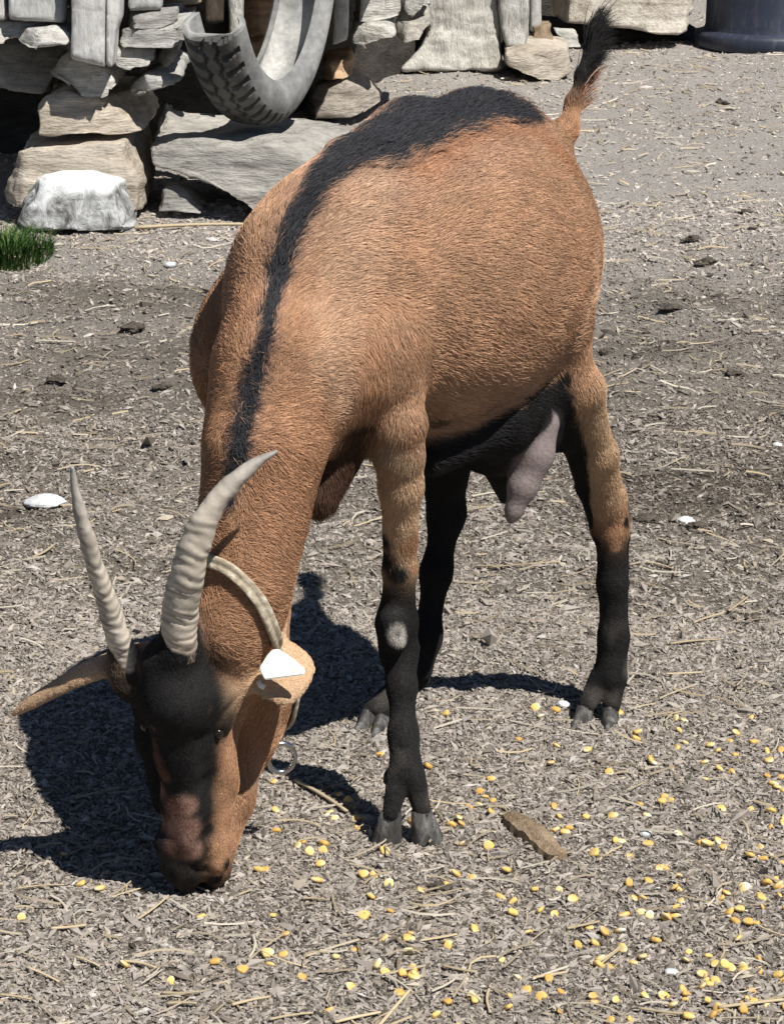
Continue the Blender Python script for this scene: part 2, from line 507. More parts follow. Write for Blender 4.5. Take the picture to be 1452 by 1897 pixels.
# ---------------------------------------------------------------- the pile: stones, timbers
def rock(name, outline, d, t, mat, label, cat='stone', vox=0.0075, amp=0.009, back=0.95, lean=0.0, group=None, soft=0, dright=None, parent=None, chamfer=0.035, nsc=13, tilt=0.38, chips=6, lay=1.5):
    """a stone: its worn front outline set at distance d, given depth t, weathered with noise"""
    dr = d if dright is None else dright
    xs = [p[0] for p in outline]
    x0, x1 = min(xs), max(xs)
    ff = [P(px, py, d + (dr - d) * (px - x0) / max(1e-6, x1 - x0)) for px, py in outline]
    zb = min(q[2] for q in ff)
    for k, (px, py) in enumerate(outline):
        r_ = ray(px, py); y_ = ff[k][1]
        for _ in range(3):
            q_ = CAMP + r_ * (y_ / r_[1]); y_ = d + tilt * min(0.3, q_[2] - zb)
        ff[k] = q_
    c = np.mean(ff, 0)
    rings = []
    for s, dy in ((1 - chamfer, 0.0), (1.0, t * 0.12), (1.0, t * 0.75), (back, t)):
        rings.append([c + (q - c) * s + np.array([0, dy, lean * dy]) for q in ff])
    n = len(ff)
    v = np.array(rings).reshape(-1, 3)
    bm = bmesh.new()
    vs = [bm.verts.new(tuple(q)) for q in v]
    for k in range(3):
        for i in range(n):
            j = (i + 1) % n
            bm.faces.new((vs[k * n + i], vs[k * n + j], vs[(k + 1) * n + j], vs[(k + 1) * n + i]))
    bm.faces.new(vs[:n][::-1])
    bm.faces.new(vs[3 * n:])
    bmesh.ops.recalc_face_normals(bm, faces=bm.faces)
    bmesh.ops.triangulate(bm, faces=bm.faces)
    me = bpy.data.meshes.new(name)
    bm.to_mesh(me); bm.free()
    me = remesh(me, vox)
    me.name = name
    bm = bmesh.new(); bm.from_mesh(me)
    for _ in range(soft):
        bmesh.ops.smooth_vert(bm, verts=bm.verts, factor=0.5, use_axis_x=True, use_axis_y=True, use_axis_z=True)
    bm.to_mesh(me); bm.free()
    vv, nn = get_v(me), get_n(me)
    sd = abs(hash(name + str(outline[0]))) % 1000 if False else int(abs(outline[0][0] * 7 + outline[0][1] * 13 + outline[1][0])) % 997
    q = vv * np.array([1, 1, 1.6])
    r = fbm(q * nsc, 5, sd, 0.55)
    rg = np.random.default_rng(sd + 1)
    cc = (vv.min(0) + vv.max(0)) / 2
    hs = (vv.max(0) - vv.min(0)) / 2
    for _ in range(chips):
        pn = rg.normal(0, 1, 3) * np.array([1, 0.7, 1]); pn[1] = -abs(pn[1]); pn[2] = abs(pn[2]); pn /= np.linalg.norm(pn)
        ext = ((vv - cc) @ pn)
        lim = ext.max() * rg.uniform(0.74, 0.95)
        over = np.maximum(0, ext - lim)
        vv = vv - pn * over[:, None] * 0.9
    ledge = np.abs(fbm(vv * np.array([2.2, 2.2, 30]), 3, sd + 5))
    vv = vv + nn * (amp * (1.0 * r - lay * ledge))[:, None]
    low = vv[:, 2].min()
    o_loc = np.array([vv[:, 0].mean(), vv[:, 1].mean(), low])
    set_v(me, vv - o_loc)
    o = link(name, me, mat, None)
    o.location = o_loc
    tag(o, label, cat, group)
    return o

ROCKS = [
 # name, outline, d, t, material, label, kwargs
 ('boulder', [(0, 385), (-4, 335), (20, 292), (60, 260), (130, 254), (265, 257), (270, 300), (262, 398), (140, 408)], 5.10, 0.40, 'beige_stone', 'big pale beige boulder standing behind the white painted block', dict(cat='boulder', soft=1)),
 ('painted_block', [(18, 345), (60, 334), (190, 333), (222, 345), (248, 362), (252, 388), (256, 432), (180, 434), (60, 430), (18, 410)], 4.98, 0.14, 'whitewash', 'white painted concrete block with worn grey front lying on the ground', dict(cat='block', vox=0.007, amp=0.012, chips=9, nsc=14, soft=0)),
 ('stone_block', [(65, 190), (120, 172), (200, 183), (245, 186), (272, 238), (250, 252), (66, 254)], 5.17, 0.40, 'beige_stone', 'squared stone lying in shade on top of the big beige boulder', {}),
 ('layered_stone', [(80, 150), (95, 122), (120, 110), (215, 122), (231, 140), (229, 168), (204, 160), (190, 182), (150, 180), (112, 152)], 5.16, 0.40, 'pale_stone', 'layered grey stone directly under the foot of the grey post', {}),
 ('stone_slab', [(-60, 92), (35, 90), (70, 92), (108, 108), (82, 178), (-60, 160)], 5.34, 0.35, 'grey_stone', 'tilted stone slab in deep shade at the left edge of the pile', {}),
 ('flat_stone', [(-60, 40), (95, 44), (70, 58), (20, 70), (5, 82), (-60, 80)], 5.2, 0.4, 'pale_stone', 'thin flat stone wedged right under the pale upright boards', {}),
 ('flat_stone', [(14, 76), (28, 60), (105, 50), (131, 74), (124, 87), (60, 92), (18, 87)], 5.12, 0.4, 'pale_stone', 'rounded flat stone with bright top edge beside the grey post', {}),
 ('board', [(-60, -420), (10, -420), (11, 40), (-60, 36)], 5.22, 0.06, 'post_paint', 'weathered pale upright board cut by the left edge of the photo', dict(lay=0.4, cat='board', chips=0, amp=0.003, chamfer=0.03)),
 ('board', [(15, -420), (124, -420), (121, 46), (15, 38)], 5.2, 0.06, 'post_paint', 'wide weathered pale board standing just left of the grey post', dict(lay=0.4, cat='board', chips=0, amp=0.003, chamfer=0.03)),
 ('post', [(137, -450), (200, -450), (196, 60), (192, 126), (130, 112)], 5.12, 0.14, 'post_paint', 'smooth grey square post standing on the layered stone', dict(lay=0.4, cat='post', chips=0, amp=0.002, chamfer=0.03)),
 ('board', [(199, -450), (232, -450), (222, 40), (214, 60), (208, 128), (195, 126)], 5.13, 0.1, 'post_paint', 'narrow light board fixed along the side of the grey post', dict(lay=0.4, cat='board', chips=0, amp=0.003, chamfer=0.03)),
 ('upright_board', [(236, -450), (298, -450), (298, 20), (236, 23)], 5.24, 0.08, 'post_paint', 'short light grey board above the stacked stones beside the post', dict(lay=0.4, cat='board', chips=0, amp=0.003, chamfer=0.03)),
 ('stone_block', [(233, 25), (322, 20), (330, 44), (302, 54), (232, 58)], 5.2, 0.3, 'grey_stone', 'upper small square grey stone of the stack beside the post', {}),
 ('flat_stone', [(214, 60), (345, 38), (347, 84), (310, 90), (212, 91)], 5.16, 0.34, 'pale_stone', 'long flat stone reaching from the post to the tyre', {}),
 ('stone_block', [(210, 93), (284, 93), (281, 122), (212, 130)], 5.18, 0.3, 'pale_stone', 'lowest square grey stone of the stack beside the post', {}),
 ('stone_block', [(296, 88), (332, 86), (318, 120), (292, 120)], 5.24, 0.25, 'grey_stone', 'small stone tucked under the long flat stone near the tyre', {}),
 ('stone_slab', [(226, 168), (250, 150), (300, 124), (330, 132), (335, 150), (300, 166), (236, 188)], 5.2, 0.34, 'pale_stone', 'tilted grey slab with a pointed end below the post', {}),
 ('plank', [(316, -80), (372, -80), (373, 8), (318, 12)], 5.45, 0.05, 'cream_wood', 'cream coloured plank end above the tyre', dict(lay=0.4, cat='plank', chips=1, amp=0.002)),
 ('pole', [(377, -450), (412, -450), (414, 44), (379, 46)], 5.46, 0.04, 'dark_wood', 'dark brown wooden pole rising behind the cut end of the tyre', dict(lay=0.4, cat='pole', chips=0, amp=0.002, vox=0.008)),
 ('white_post', [(410, -450), (456, -450), (450, 60), (444, 110), (436, 130), (424, 60)], 5.5, 0.05, 'white_wood', 'thin white stake standing against the tread of the tyre', dict(lay=0.4, cat='stake', amp=0.002, vox=0.008)),
 ('stone_block', [(446, -70), (520, -50), (521, 56), (448, 72)], 6.15, 0.35, 'brown_stone', 'square brown stone seen through the tyre, the upper one', {}),
 ('stone_block', [(440, 86), (500, 92), (513, 115), (500, 152), (440, 152)], 6.0, 0.35, 'brown_stone', 'round edged brown stone seen through the tyre, the lower one', {}),
 ('large_slab', [(262, 240), (300, 258), (430, 272), (560, 272), (640, 290), (700, 310), (700, 400), (470, 398), (432, 366), (350, 330), (272, 296)], 5.1, 0.46, 'grey_stone', 'very large grey stone slab lying tilted under the tyre', dict(cat='slab', amp=0.012, back=0.97)),
 ('wedge_stone', [(285, 398), (300, 352), (332, 346), (388, 400)], 5.15, 0.14, 'grey_stone', 'small triangular stone propped under the large grey slab', dict(vox=0.009)),
 ('boulder', [(560, 226), (580, 175), (618, 152), (652, 146), (692, 170), (712, 200), (650, 222)], 6.5, 0.3, 'beige_stone', 'rounded pale boulder on the ground just behind the tyre', dict(cat='boulder', soft=1)),
 ('stone_block', [(596, 118), (650, 111), (656, 142), (600, 152)], 6.55, 0.3, 'brown_stone', 'small brownish stone resting on the rounded pale boulder', {}),
 ('board', [(622, -420), (658, -420), (644, 76), (616, 86)], 6.5, 0.08, 'post_paint', 'leaning pale board directly beside the tyre', dict(lay=0.4, cat='board', chips=0, amp=0.003)),
 ('stone_block', [(658, -80), (752, -80), (742, 42), (655, 46)], 6.55, 0.4, 'pale_stone', 'large pale stone block over the dark hollow behind the back', {}),
 ('flat_stone', [(648, 48), (730, 44), (737, 70), (690, 78), (650, 90)], 6.5, 0.45, 'pale_stone', 'jagged flat stone forming the lip of the dark hollow', {}),
 ('flat_stone', [(735, 44), (795, 34), (803, 50), (770, 66), (735, 76)], 6.6, 0.45, 'grey_stone', 'pointed flat stone between the dark hollow and the whitish trunk', {}),
 ('flat_stone', [(748, 8), (800, -10), (806, 8), (745, 26)], 6.65, 0.4, 'pale_stone', 'topmost thin stone leaning on the whitish trunk', {}),
 ('whitish_trunk', [(762, -450), (920, -450), (925, 40), (934, 132), (850, 140), (736, 137), (776, 90), (792, 60)], 7.5, 0.3, 'white_wood', 'broad whitish weathered trunk with flared foot beside the dark hollow', dict(lay=0.4, cat='trunk', amp=0.014, soft=3)),
 ('white_stump', [(914, -450), (976, -450), (980, 60), (970, 92), (938, 92), (926, 50)], 7.5, 0.16, 'white_wood', 'narrow white stump standing right of the broad whitish trunk', dict(lay=0.4, cat='stump', amp=0.008, soft=3)),
 ('plank', [(974, -450), (992, -450), (1003, 50), (982, 62)], 7.7, 0.05, 'post_paint', 'grey narrow plank standing behind the white stump', dict(lay=0.4, cat='plank', chips=1, amp=0.002)),
 ('wood_chunk', [(984, 46), (1022, 42), (1032, 88), (985, 88)], 7.65, 0.12, 'tan_wood', 'short split chunk of tan wood on the low stone', dict(cat='wood chunk', vox=0.009)),
 ('low_stone', [(936, 96), (960, 84), (1020, 88), (1060, 98), (1066, 146), (1000, 152), (938, 124)], 7.36, 0.4, 'beige_stone', 'low flat pale stone on the ground in front of the wood chunk', {}),
 ('stone_piece', [(1028, 62), (1072, 64), (1078, 88), (1040, 92)], 7.8, 0.2, 'pale_stone', 'small pale stone just behind the raised tail', {}),
 ('patchy_slab', [(1022, -150), (1302, -150), (1292, 30), (1276, 60), (1250, 68), (1130, 55), (1026, 45)], 8.1, 0.28, 'patchy_stone', 'big white and brown patchy stone block raised beside the dark barrel', dict(cat='block', vox=0.014)),
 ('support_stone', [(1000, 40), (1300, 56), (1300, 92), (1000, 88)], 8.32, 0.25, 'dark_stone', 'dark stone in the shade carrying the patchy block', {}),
]
for (nm, ol, d, t, mk, lab, kw) in ROCKS:
    rock(nm, ol, d, t, M[mk], lab, **kw)

def shading(x0, x1, y0, y1, z0, label, seed):  # unseen slab, added to keep the sun out of the gaps in the pile
    bm = bmesh.new()
    bmesh.ops.create_cube(bm, size=1)
    for v in bm.verts:
        v.co = ((x0 + x1) / 2 + v.co.x * (x1 - x0), (y0 + y1) / 2 + v.co.y * (y1 - y0), z0 + 0.055 + v.co.z * 0.11)
    me = bpy.data.meshes.new('shading_slab')
    bm.to_mesh(me); bm.free()
    me = remesh(me, 0.02)
    v, n_ = get_v(me), get_n(me)
    set_v(me, v + n_ * (0.025 * fbm(v * np.array([5, 5, 9]), 4, seed))[:, None])
    tag(link('shading_slab', me, M['grey_stone']), label, 'stone')
shading(-1.9, -0.37, 5.30, 6.5, 0.49, 'long capping slab added out of view to darken the gap at far left', 3)
shading(-0.42, 0.02, 5.85, 7.0, 0.47, 'long capping slab added out of view to darken the pile behind the tyre', 8)
shading(-0.16, 0.05, 6.62, 8.0, 0.42, 'long capping slab added out of view to darken the hollow beside the whitish trunk', 13)

def gap_backing():  # mass added behind the pile, coloured dark so its gaps look shaded
    pts = [(-2.6, 6.0), (-0.45, 6.1), (-0.2, 6.9), (0.0, 7.5), (0.3, 8.3), (0.62, 8.8), (0.95, 9.2), (1.2, 10.7), (-2.6, 10.5)]
    bm = bmesh.new()
    lo = [bm.verts.new((x, y, -0.1)) for x, y in pts]
    hi = [bm.verts.new((x, y + 0.02, 0.95)) for x, y in pts]
    n = len(pts)
    for i in range(n):
        bm.faces.new((lo[i], lo[(i + 1) % n], hi[(i + 1) % n], hi[i]))
    bm.faces.new(hi); bm.faces.new(lo[::-1])
    bmesh.ops.recalc_face_normals(bm, faces=bm.faces)
    bmesh.ops.triangulate(bm, faces=bm.faces)
    me = bpy.data.meshes.new('dark_backing')
    bm.to_mesh(me); bm.free()
    me = remesh(me, 0.05)
    v, n_ = get_v(me), get_n(me)
    set_v(me, v + n_ * (0.06 * fbm(v * 5, 4, 77))[:, None])
    tag(link('dark_backing', me, M['dark_stone']), kind='structure')
gap_backing()

# ---------------------------------------------------------------- tyre
def tyre():
    m, t, b = new_mat('old_rubber', 0.85, 0.25)
    n1 = noise(t, 9, 6, 0.65, coords(t))
    n2 = noise(t, 90, 4, 0.6, coords(t))
    c = ramp(t, n1, [(0.3, (0.10, 0.103, 0.105)), (0.55, (0.20, 0.205, 0.205)), (0.75, (0.31, 0.31, 0.30))])
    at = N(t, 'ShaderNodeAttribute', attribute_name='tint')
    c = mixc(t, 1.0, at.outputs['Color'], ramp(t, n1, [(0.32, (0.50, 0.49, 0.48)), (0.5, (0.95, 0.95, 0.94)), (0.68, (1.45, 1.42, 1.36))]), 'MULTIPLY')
    c = mixc(t, 0.4, c, ramp(t, n2, [(0.3, (0.5, 0.5, 0.5)), (0.6, (1.1, 1.1, 1.1))]), 'MULTIPLY')
    t.links.new(c, b.inputs['Base Color'])
    bump(t, b, n2, 0.35, 0.004)
    Rr, w = 0.30, 0.108
    prof = []          # (u, r, zone): a C section, outer skin then inner skin
    for k in range(25):
        u = -w / 2 + w * k / 24
        prof.append((u, Rr - 0.012 * (2 * u / w) ** 4, 1))
    for s in np.linspace(0, 1, 9)[1:]:
        prof.append((w / 2 + 0.016 * math.sin(math.pi * s), Rr - 0.012 - s * 0.052, 0))
    prof.append((w / 2 - 0.012, Rr - 0.066, 0))
    for s in np.linspace(1, 0, 7):
        prof.append((w / 2 - 0.010 + 0.012 * math.sin(math.pi * s), Rr - 0.022 - s * 0.038, 2))
    for k in range(9):
        u = (w / 2 - 0.014) * (1 - 2 * (k + 1) / 10)
        prof.append((u, Rr - 0.019, 2))
    for s in np.linspace(0, 1, 7):
        prof.append((-w / 2 + 0.010 - 0.012 * math.sin(math.pi * s), Rr - 0.022 - s * 0.038, 2))
    prof.append((-w / 2 + 0.012, Rr - 0.066, 0))
    for s in np.linspace(1, 0, 9)[:-1]:
        prof.append((-w / 2 - 0.016 * math.sin(math.pi * s), Rr - 0.012 - s * 0.052, 0))
    npf = len(prof)
    th = math.radians(68)
    ax = np.array((math.sin(th), -math.cos(th), 0.0))           # axle direction, near side to the right
    e1 = np.array((math.cos(th), math.sin(th), 0.0))
    e2 = np.array((0, 0, 1.0))
    a0, a1 = math.radians(-147), math.radians(20)               # sawn off: left limb short, right limb tall
    na = 420
    bot = P(484, 226, 5.36)
    cen = bot + np.array((0, 0, 1.45 * Rr - 0.004))
    V = []
    for i in range(na):
        a = a0 + (a1 - a0) * i / (na - 1)
        for (u, r, z) in prof:
            rr, uu = r, u
            if z == 1:
                x = a * 30 / math.pi
                sh = abs(u) / (w / 2)
                # side lugs with slots between and a zigzag centre rib
                ph = (x + (0.5 if u > 0 else 0.0) + 0.35 * sh) % 1.0
                slot = 1.0 if (ph < 0.34 and sh > 0.42) else 0.0
                zz = 0.28 + 0.10 * (abs(((x * 1.0) % 1.0) * 2 - 1) * 2 - 1)
                groove = 1.0 if abs(sh - zz) < 0.05 else 0.0
                rr -= 0.012 * max(slot, 0.8 * groove)
            flare = 0.10 * max(0.0, a - math.radians(-20)) * 0.10
            q = cen + ax * (uu) + (e1 * math.cos(a) + e2 * math.sin(a) * 1.45) * rr + ax * flare
            V.append(q)
    Q = []
    for i in range(na - 1):
        for k in range(npf):
            k2 = (k + 1) % npf
            Q.append((i * npf + k, i * npf + k2, (i + 1) * npf + k2, (i + 1) * npf + k))
    bm = bmesh.new()
    vs = [bm.verts.new(tuple(q - cen)) for q in V]
    for f in Q: bm.faces.new([vs[x] for x in f])
    bm.faces.new([vs[k] for k in range(npf)][::-1])
    bm.faces.new([vs[(na - 1) * npf + k] for k in range(npf)])
    bmesh.ops.recalc_face_normals(bm, faces=bm.faces)
    me = bpy.data.meshes.new('tyre')
    bm.to_mesh(me); bm.free()
    zc = {0: (0.27, 0.272, 0.268), 1: (0.12, 0.118, 0.113), 2: (0.42, 0.42, 0.41)}  # inner skin and sidewall paler: dust plus light painted into the colour
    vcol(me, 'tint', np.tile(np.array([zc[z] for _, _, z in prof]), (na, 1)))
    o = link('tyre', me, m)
    o.location = cen
    me.set_sharp_from_angle(angle=math.radians(35))
    tag(o, 'old worn grey tyre sawn open, standing upright on the large slab', 'tyre')
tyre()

# ---------------------------------------------------------------- barrel
def barrel():
    m, t, b = new_mat('navy_plastic', 0.5, 0.4)
    n1 = noise(t, 6, 6, 0.65, coords(t))
    n2 = noise(t, 60, 4, 0.6, coords(t, (1, 1, 0.3)))
    c = ramp(t, n1, [(0.3, (0.018, 0.024, 0.045)), (0.7, (0.045, 0.055, 0.085))])
    c = mixc(t, ramp(t, n2, [(0.5, (0, 0, 0)), (0.8, (0.4, 0.4, 0.4))]), c, (0.16, 0.15, 0.14))
    t.links.new(c, b.inputs['Base Color'])
    cen = G(1420, 82)
    prof = [(0.0, 0.0), (0.232, 0.0), (0.236, 0.006), (0.236, 0.038), (0.228, 0.048), (0.205, 0.055), (0.200, 0.07), (0.198, 0.20), (0.197, 0.28), (0.204, 0.285), (0.206, 0.30), (0.200, 0.31), (0.192, 0.45), (0.186, 0.60), (0.198, 0.61), (0.200, 0.635), (0.190, 0.645), (0.182, 0.64), (0.176, 0.60), (0.17, 0.52), (0.0, 0.52)]
    n = 64
    V = [(r * math.cos(2 * math.pi * k / n), r * math.sin(2 * math.pi * k / n), z) for r, z in prof for k in range(n)]
    Q = [(i * n + k, i * n + (k + 1) % n, (i + 1) * n + (k + 1) % n, (i + 1) * n + k) for i in range(len(prof) - 1) for k in range(n)]
    me = np_mesh('barrel', V, Q)
    o = link('barrel', me, m)
    me.set_sharp_from_angle(angle=math.radians(40))
    o.location = (cen[0], cen[1], -0.004)
    tag(o, 'dark navy barrel with flared foot standing on the ground beyond the goat', 'barrel')
barrel()

# ---------------------------------------------------------------- goat
BR = np.array((0.50, 0.305, 0.188))     # warm tan of the flank
RB = np.array((0.46, 0.262, 0.152))     # redder tan of neck and rump
LB = np.array((0.63, 0.44, 0.28))       # light buff of legs
DB = np.array((0.075, 0.04, 0.025))     # dark brown of chest, its shade painted in
BK = np.array((0.019, 0.018, 0.018))   # black points
GY = np.array((0.31, 0.255, 0.245))      # bare greyish skin of the udder

def unit(v):
    v = np.asarray(v, float)
    return v / max(1e-9, np.linalg.norm(v))
FWD = unit((-0.60, -0.80, -0.10))
LEFT = unit((0.80, -0.60, 0.0))
UPB = np.cross(FWD, LEFT) * -1 if np.cross(FWD, LEFT)[2] < 0 else np.cross(FWD, LEFT)
BACKDOWN = unit(-FWD * 0.95 + np.array((0, 0, -0.32)))
DOWN = np.array((0, 0, -1.0))

prims = []
def cone(a, b, ra, rb, col, ln=0.010, flow=None, k=0.018, thin=None):
    a, b = np.asarray(a, float), np.asarray(b, float)
    prims.append(dict(t='c', a=a, b=b, ra=ra, rb=rb, col=np.asarray(col), ln=ln, flow=unit(flow if flow is not None else b - a), k=k))
def ell(c, axes, rad, col, ln=0.016, flow=BACKDOWN, k=0.03):
    prims.append(dict(t='e', c=np.asarray(c, float), ax=np.array(axes), r=np.asarray(rad, float), col=np.asarray(col), ln=ln, flow=unit(flow), k=k))
def chain(pts, col, ln=0.010, k=0.018, flow=None):
    """pts: (px, py, depth, radius in photo pixels)"""
    for (x0, y0, d0, r0), (x1, y1, d1, r1) in zip(pts[:-1], pts[1:]):
        cone(P(x0, y0, d0), P(x1, y1, d1), R(r0, d0), R(r1, d1), col, ln, flow, k)

AXB = (FWD, LEFT, UPB)
FUP = np.array((0, 0.2, 1.0))
# trunk
ell(P(916, 415, 2.386), AXB, (0.100, 0.078, 0.103), BR, 0.010)                        # rump
ell(P(795, 505, 2.288), AXB, (0.198, 0.140, 0.139), BR, 0.011)                        # barrel
ell(P(635, 510, 2.190), AXB, (0.12, 0.080, 0.103), BR, 0.011)                         # ribs behind the shoulder
ell(P(530, 625, 2.253), AXB, (0.115, 0.052, 0.088), RB, 0.011, flow=BACKDOWN)         # right side of the ribs
chain([(1000, 272, 2.435, 44), (930, 250, 2.414, 48), (870, 246, 2.386, 50), (760, 268, 2.323, 50), (652, 340, 2.218, 46), (580, 405, 2.155, 40), (540, 470, 2.127, 36)], BR, 0.013, 0.03, -FWD)
cone(P(1008, 330, 2.456), P(1040, 250, 2.470), R(38, 2.456), R(20, 2.456), RB, 0.009, DOWN, 0.025)
# neck
chain([(575, 560, 2.13, 120), (525, 690, 2.072, 112), (490, 830, 2.035, 96), (468, 970, 2.020, 82), (452, 1085, 2.003, 70), (418, 1168, 1.990, 60)], RB, 0.0075, 0.035, unit((0.25, 0.5, -0.15)))
# shoulders and chest
chain([(640, 520, 2.165, 90), (692, 640, 2.125, 84), (742, 775, 2.115, 46)], BR, 0.010, 0.024, unit((0.1, 0.2, -1)))
chain([(630, 690, 2.10, 92), (600, 780, 2.10, 66)], RB, 0.011, 0.035, DOWN)
chain([(640, 810, 2.13, 52), (590, 920, 2.10, 38)], DB, 0.012, 0.022, DOWN)          # brisket
cone(P(438, 1150, 2.012), P(425, 1235, 2.018), R(70, 2.0), R(68, 2.0), RB, 0.006, DOWN, 0.03)      # nape behind the ear
cone(P(420, 1165, 1.992), P(416, 1262, 2.000), R(57, 2.0), R(50, 2.0), RB, 0.005, FUP, 0.024)
# left foreleg
chain([(738, 790, 2.105, 44), (740, 842, 2.115, 41)], BR, 0.011, 0.014)
chain([(740, 842, 2.115, 41), (742, 900, 2.125, 39), (741, 1050, 2.15, 29)], LB, 0.006, 0.014)
chain([(741, 1060, 2.15, 29), (735, 1155, 2.165, 36), (737, 1205, 2.165, 31), (744, 1270, 2.15, 25), (747, 1360, 2.13, 25), (752, 1425, 2.115, 33)], BK, 0.0024, 0.012)
chain([(738, 1440, 2.11, 23), (724, 1508, 2.095, 17)], BK, 0.0024, 0.005)
chain([(767, 1440, 2.11, 23), (783, 1508, 2.10, 17)], BK, 0.0024, 0.005)
cone(P(728, 1150, 2.145), P(732, 1185, 2.140), R(26, 2.14), R(24, 2.14), BK, 0.0024, None, 0.008)       # knee cap
cone(P(762, 1200, 2.165), P(762, 1230, 2.16), R(12, 2.16), R(8, 2.16), BK, 0.0024, None, 0.008)
cone(P(772, 1430, 2.125), P(782, 1448, 2.13), R(12, 2.1), R(9, 2.1), BK, 0.0024, None, 0.005)        # dew claw
cone(P(722, 1432, 2.125), P(716, 1448, 2.13), R(11, 2.1), R(9, 2.1), BK, 0.0024, None, 0.005)
# right foreleg, mostly behind neck and head
chain([(520, 700, 2.15, 80), (490, 850, 2.17, 45), (462, 1040, 2.20, 33), (452, 1130, 2.20, 38), (440, 1250, 2.20, 28), (425, 1390, 2.19, 36)], BK, 0.004, 0.014)
chain([(418, 1400, 2.19, 24), (405, 1450, 2.18, 20)], BK, 0.005, 0.006)
chain([(435, 1400, 2.19, 24), (442, 1450, 2.18, 20)], BK, 0.005, 0.006)
# left hind leg
chain([(985, 430, 2.385, 82), (1022, 600, 2.32, 50), (1078, 720, 2.33, 38)], BR, 0.010, 0.03, DOWN)
chain([(1083, 720, 2.33, 37), (1112, 840, 2.365, 28), (1126, 925, 2.395, 30)], LB, 0.007, 0.012)
chain([(1126, 925, 2.395, 30), (1132, 975, 2.405, 32)], RB, 0.0045, 0.012)
chain([(1131, 990, 2.405, 29), (1134, 1080, 2.405, 26), (1136, 1180, 2.405, 26), (1130, 1250, 2.40, 32)], BK, 0.0024, 0.012)
chain([(1112, 1258, 2.40, 23), (1086, 1306, 2.39, 17)], BK, 0.0024, 0.005)
chain([(1137, 1258, 2.40, 23), (1132, 1310, 2.39, 17)], BK, 0.0024, 0.005)
chain([(1030, 690, 2.33, 28), (1060, 800, 2.36, 26), (1084, 900, 2.40, 17), (1108, 985, 2.41, 12)], BK, 0.004, 0.008)   # inner thigh and tendon
cone(P(1150, 945, 2.415), P(1154, 985, 2.425), R(15, 2.42), R(12, 2.42), BK, 0.0024, None, 0.010)     # point of the hock
cone(P(1154, 1000, 2.425), P(1152, 1200, 2.42), R(11, 2.42), R(11, 2.42), BK, 0.0024, None, 0.010)    # tendon
# right hind leg
chain([(905, 640, 2.44, 85), (835, 810, 2.44, 52), (822, 880, 2.45, 38), (827, 950, 2.455, 30), (808, 1060, 2.44, 24), (790, 1180, 2.42, 23), (775, 1238, 2.41, 28)], BK, 0.0028, 0.018)
chain([(768, 1245, 2.42, 22), (690, 1312, 2.385, 16)], BK, 0.005, 0.006)
chain([(775, 1255, 2.42, 21), (712, 1318, 2.385, 16)], BK, 0.005, 0.006)
chain([(800, 842, 2.218, 36), (930, 785, 2.267, 37), (1025, 715, 2.316, 26)], BK, 0.009, 0.03, BACKDOWN)       # black belly
# udder
ell(P(940, 770, 2.337), AXB, (0.075, 0.055, 0.055), BK, 0.006, DOWN, 0.03)
chain([(1008, 785, 2.295, 33), (992, 840, 2.29, 36), (968, 900, 2.285, 28), (952, 945, 2.282, 16), (945, 964, 2.28, 9)], GY, 0.0, 0.008)
chain([(900, 800, 2.344, 45), (928, 890, 2.330, 17), (934, 925, 2.327, 11)], BK, 0.0, 0.012)
# tail
chain([(1050, 240, 2.470, 20), (1062, 195, 2.484, 14)], RB, 0.006, 0.012)
chain([(1064, 190, 2.484, 13), (1078, 140, 2.494, 8), (1088, 95, 2.505, 5)], BK, 0.008, 0.010)
# head
chain([(318, 1232, 1.968, 60), (334, 1295, 1.965, 66), (342, 1390, 1.975, 52), (346, 1490, 1.980, 42), (346, 1560, 1.984, 40)], BK, 0.0022, 0.016, FUP)
chain([(352, 1380, 1.962, 26), (350, 1470, 1.966, 22), (346, 1560, 1.968, 18)], BK, 0.0020, 0.008, FUP)      # bridge of the nose
chain([(322, 1560, 1.982, 38), (330, 1605, 1.984, 30), (342, 1640, 1.988, 18)], BK, 0.0020, 0.008, FUP)      # nose, right nostril side
chain([(366, 1570, 1.980, 30), (366, 1608, 1.982, 21), (354, 1638, 1.988, 14)], BK, 0.0020, 0.005, FUP)      # nose, left nostril side
chain([(402, 1235, 2.005, 56), (398, 1330, 2.01, 44), (404, 1450, 2.00, 35), (402, 1560, 1.99, 25)], RB, 0.0040, 0.012, FUP)
chain([(430, 1230, 2.04, 78), (440, 1360, 2.065, 60), (428, 1480, 2.04, 40), (404, 1590, 2.01, 30)], RB, 0.005, 0.014, FUP)
chain([(290, 1250, 2.00, 45), (292, 1360, 2.01, 38), (312, 1480, 2.01, 32)], BK, 0.0035, 0.014, FUP)
chain([(470, 1130, 2.05, 66), (462, 1280, 2.075, 64), (452, 1380, 2.09, 48)], RB, 0.008, 0.03, DOWN)     # throat
chain([(412, 1560, 1.985, 19), (406, 1600, 1.983, 18), (392, 1625, 1.988, 15)], RB, 0.0022, 0.005, FUP)      # upper lip
chain([(408, 1615, 2.00, 22), (386, 1644, 2.00, 18), (358, 1655, 1.998, 12)], BK, 0.0020, 0.005, FUP)    # lower lip and chin
cone(P(394, 1296, 1.978), P(397, 1322, 1.980), R(41, 1.97), R(37, 1.97), BK, 0.0022, FUP, 0.014)          # left brow and eyeball
cone(P(390, 1352, 1.968), P(420, 1348, 1.980), R(10, 1.96), R(9, 1.96), BK, 0.0018, FUP, 0.006)           # lower lid
cone(P(398, 1385, 1.985), P(404, 1430, 1.99), R(26, 1.96), R(24, 1.96), RB, 0.003, FUP, 0.014)            # cheekbone
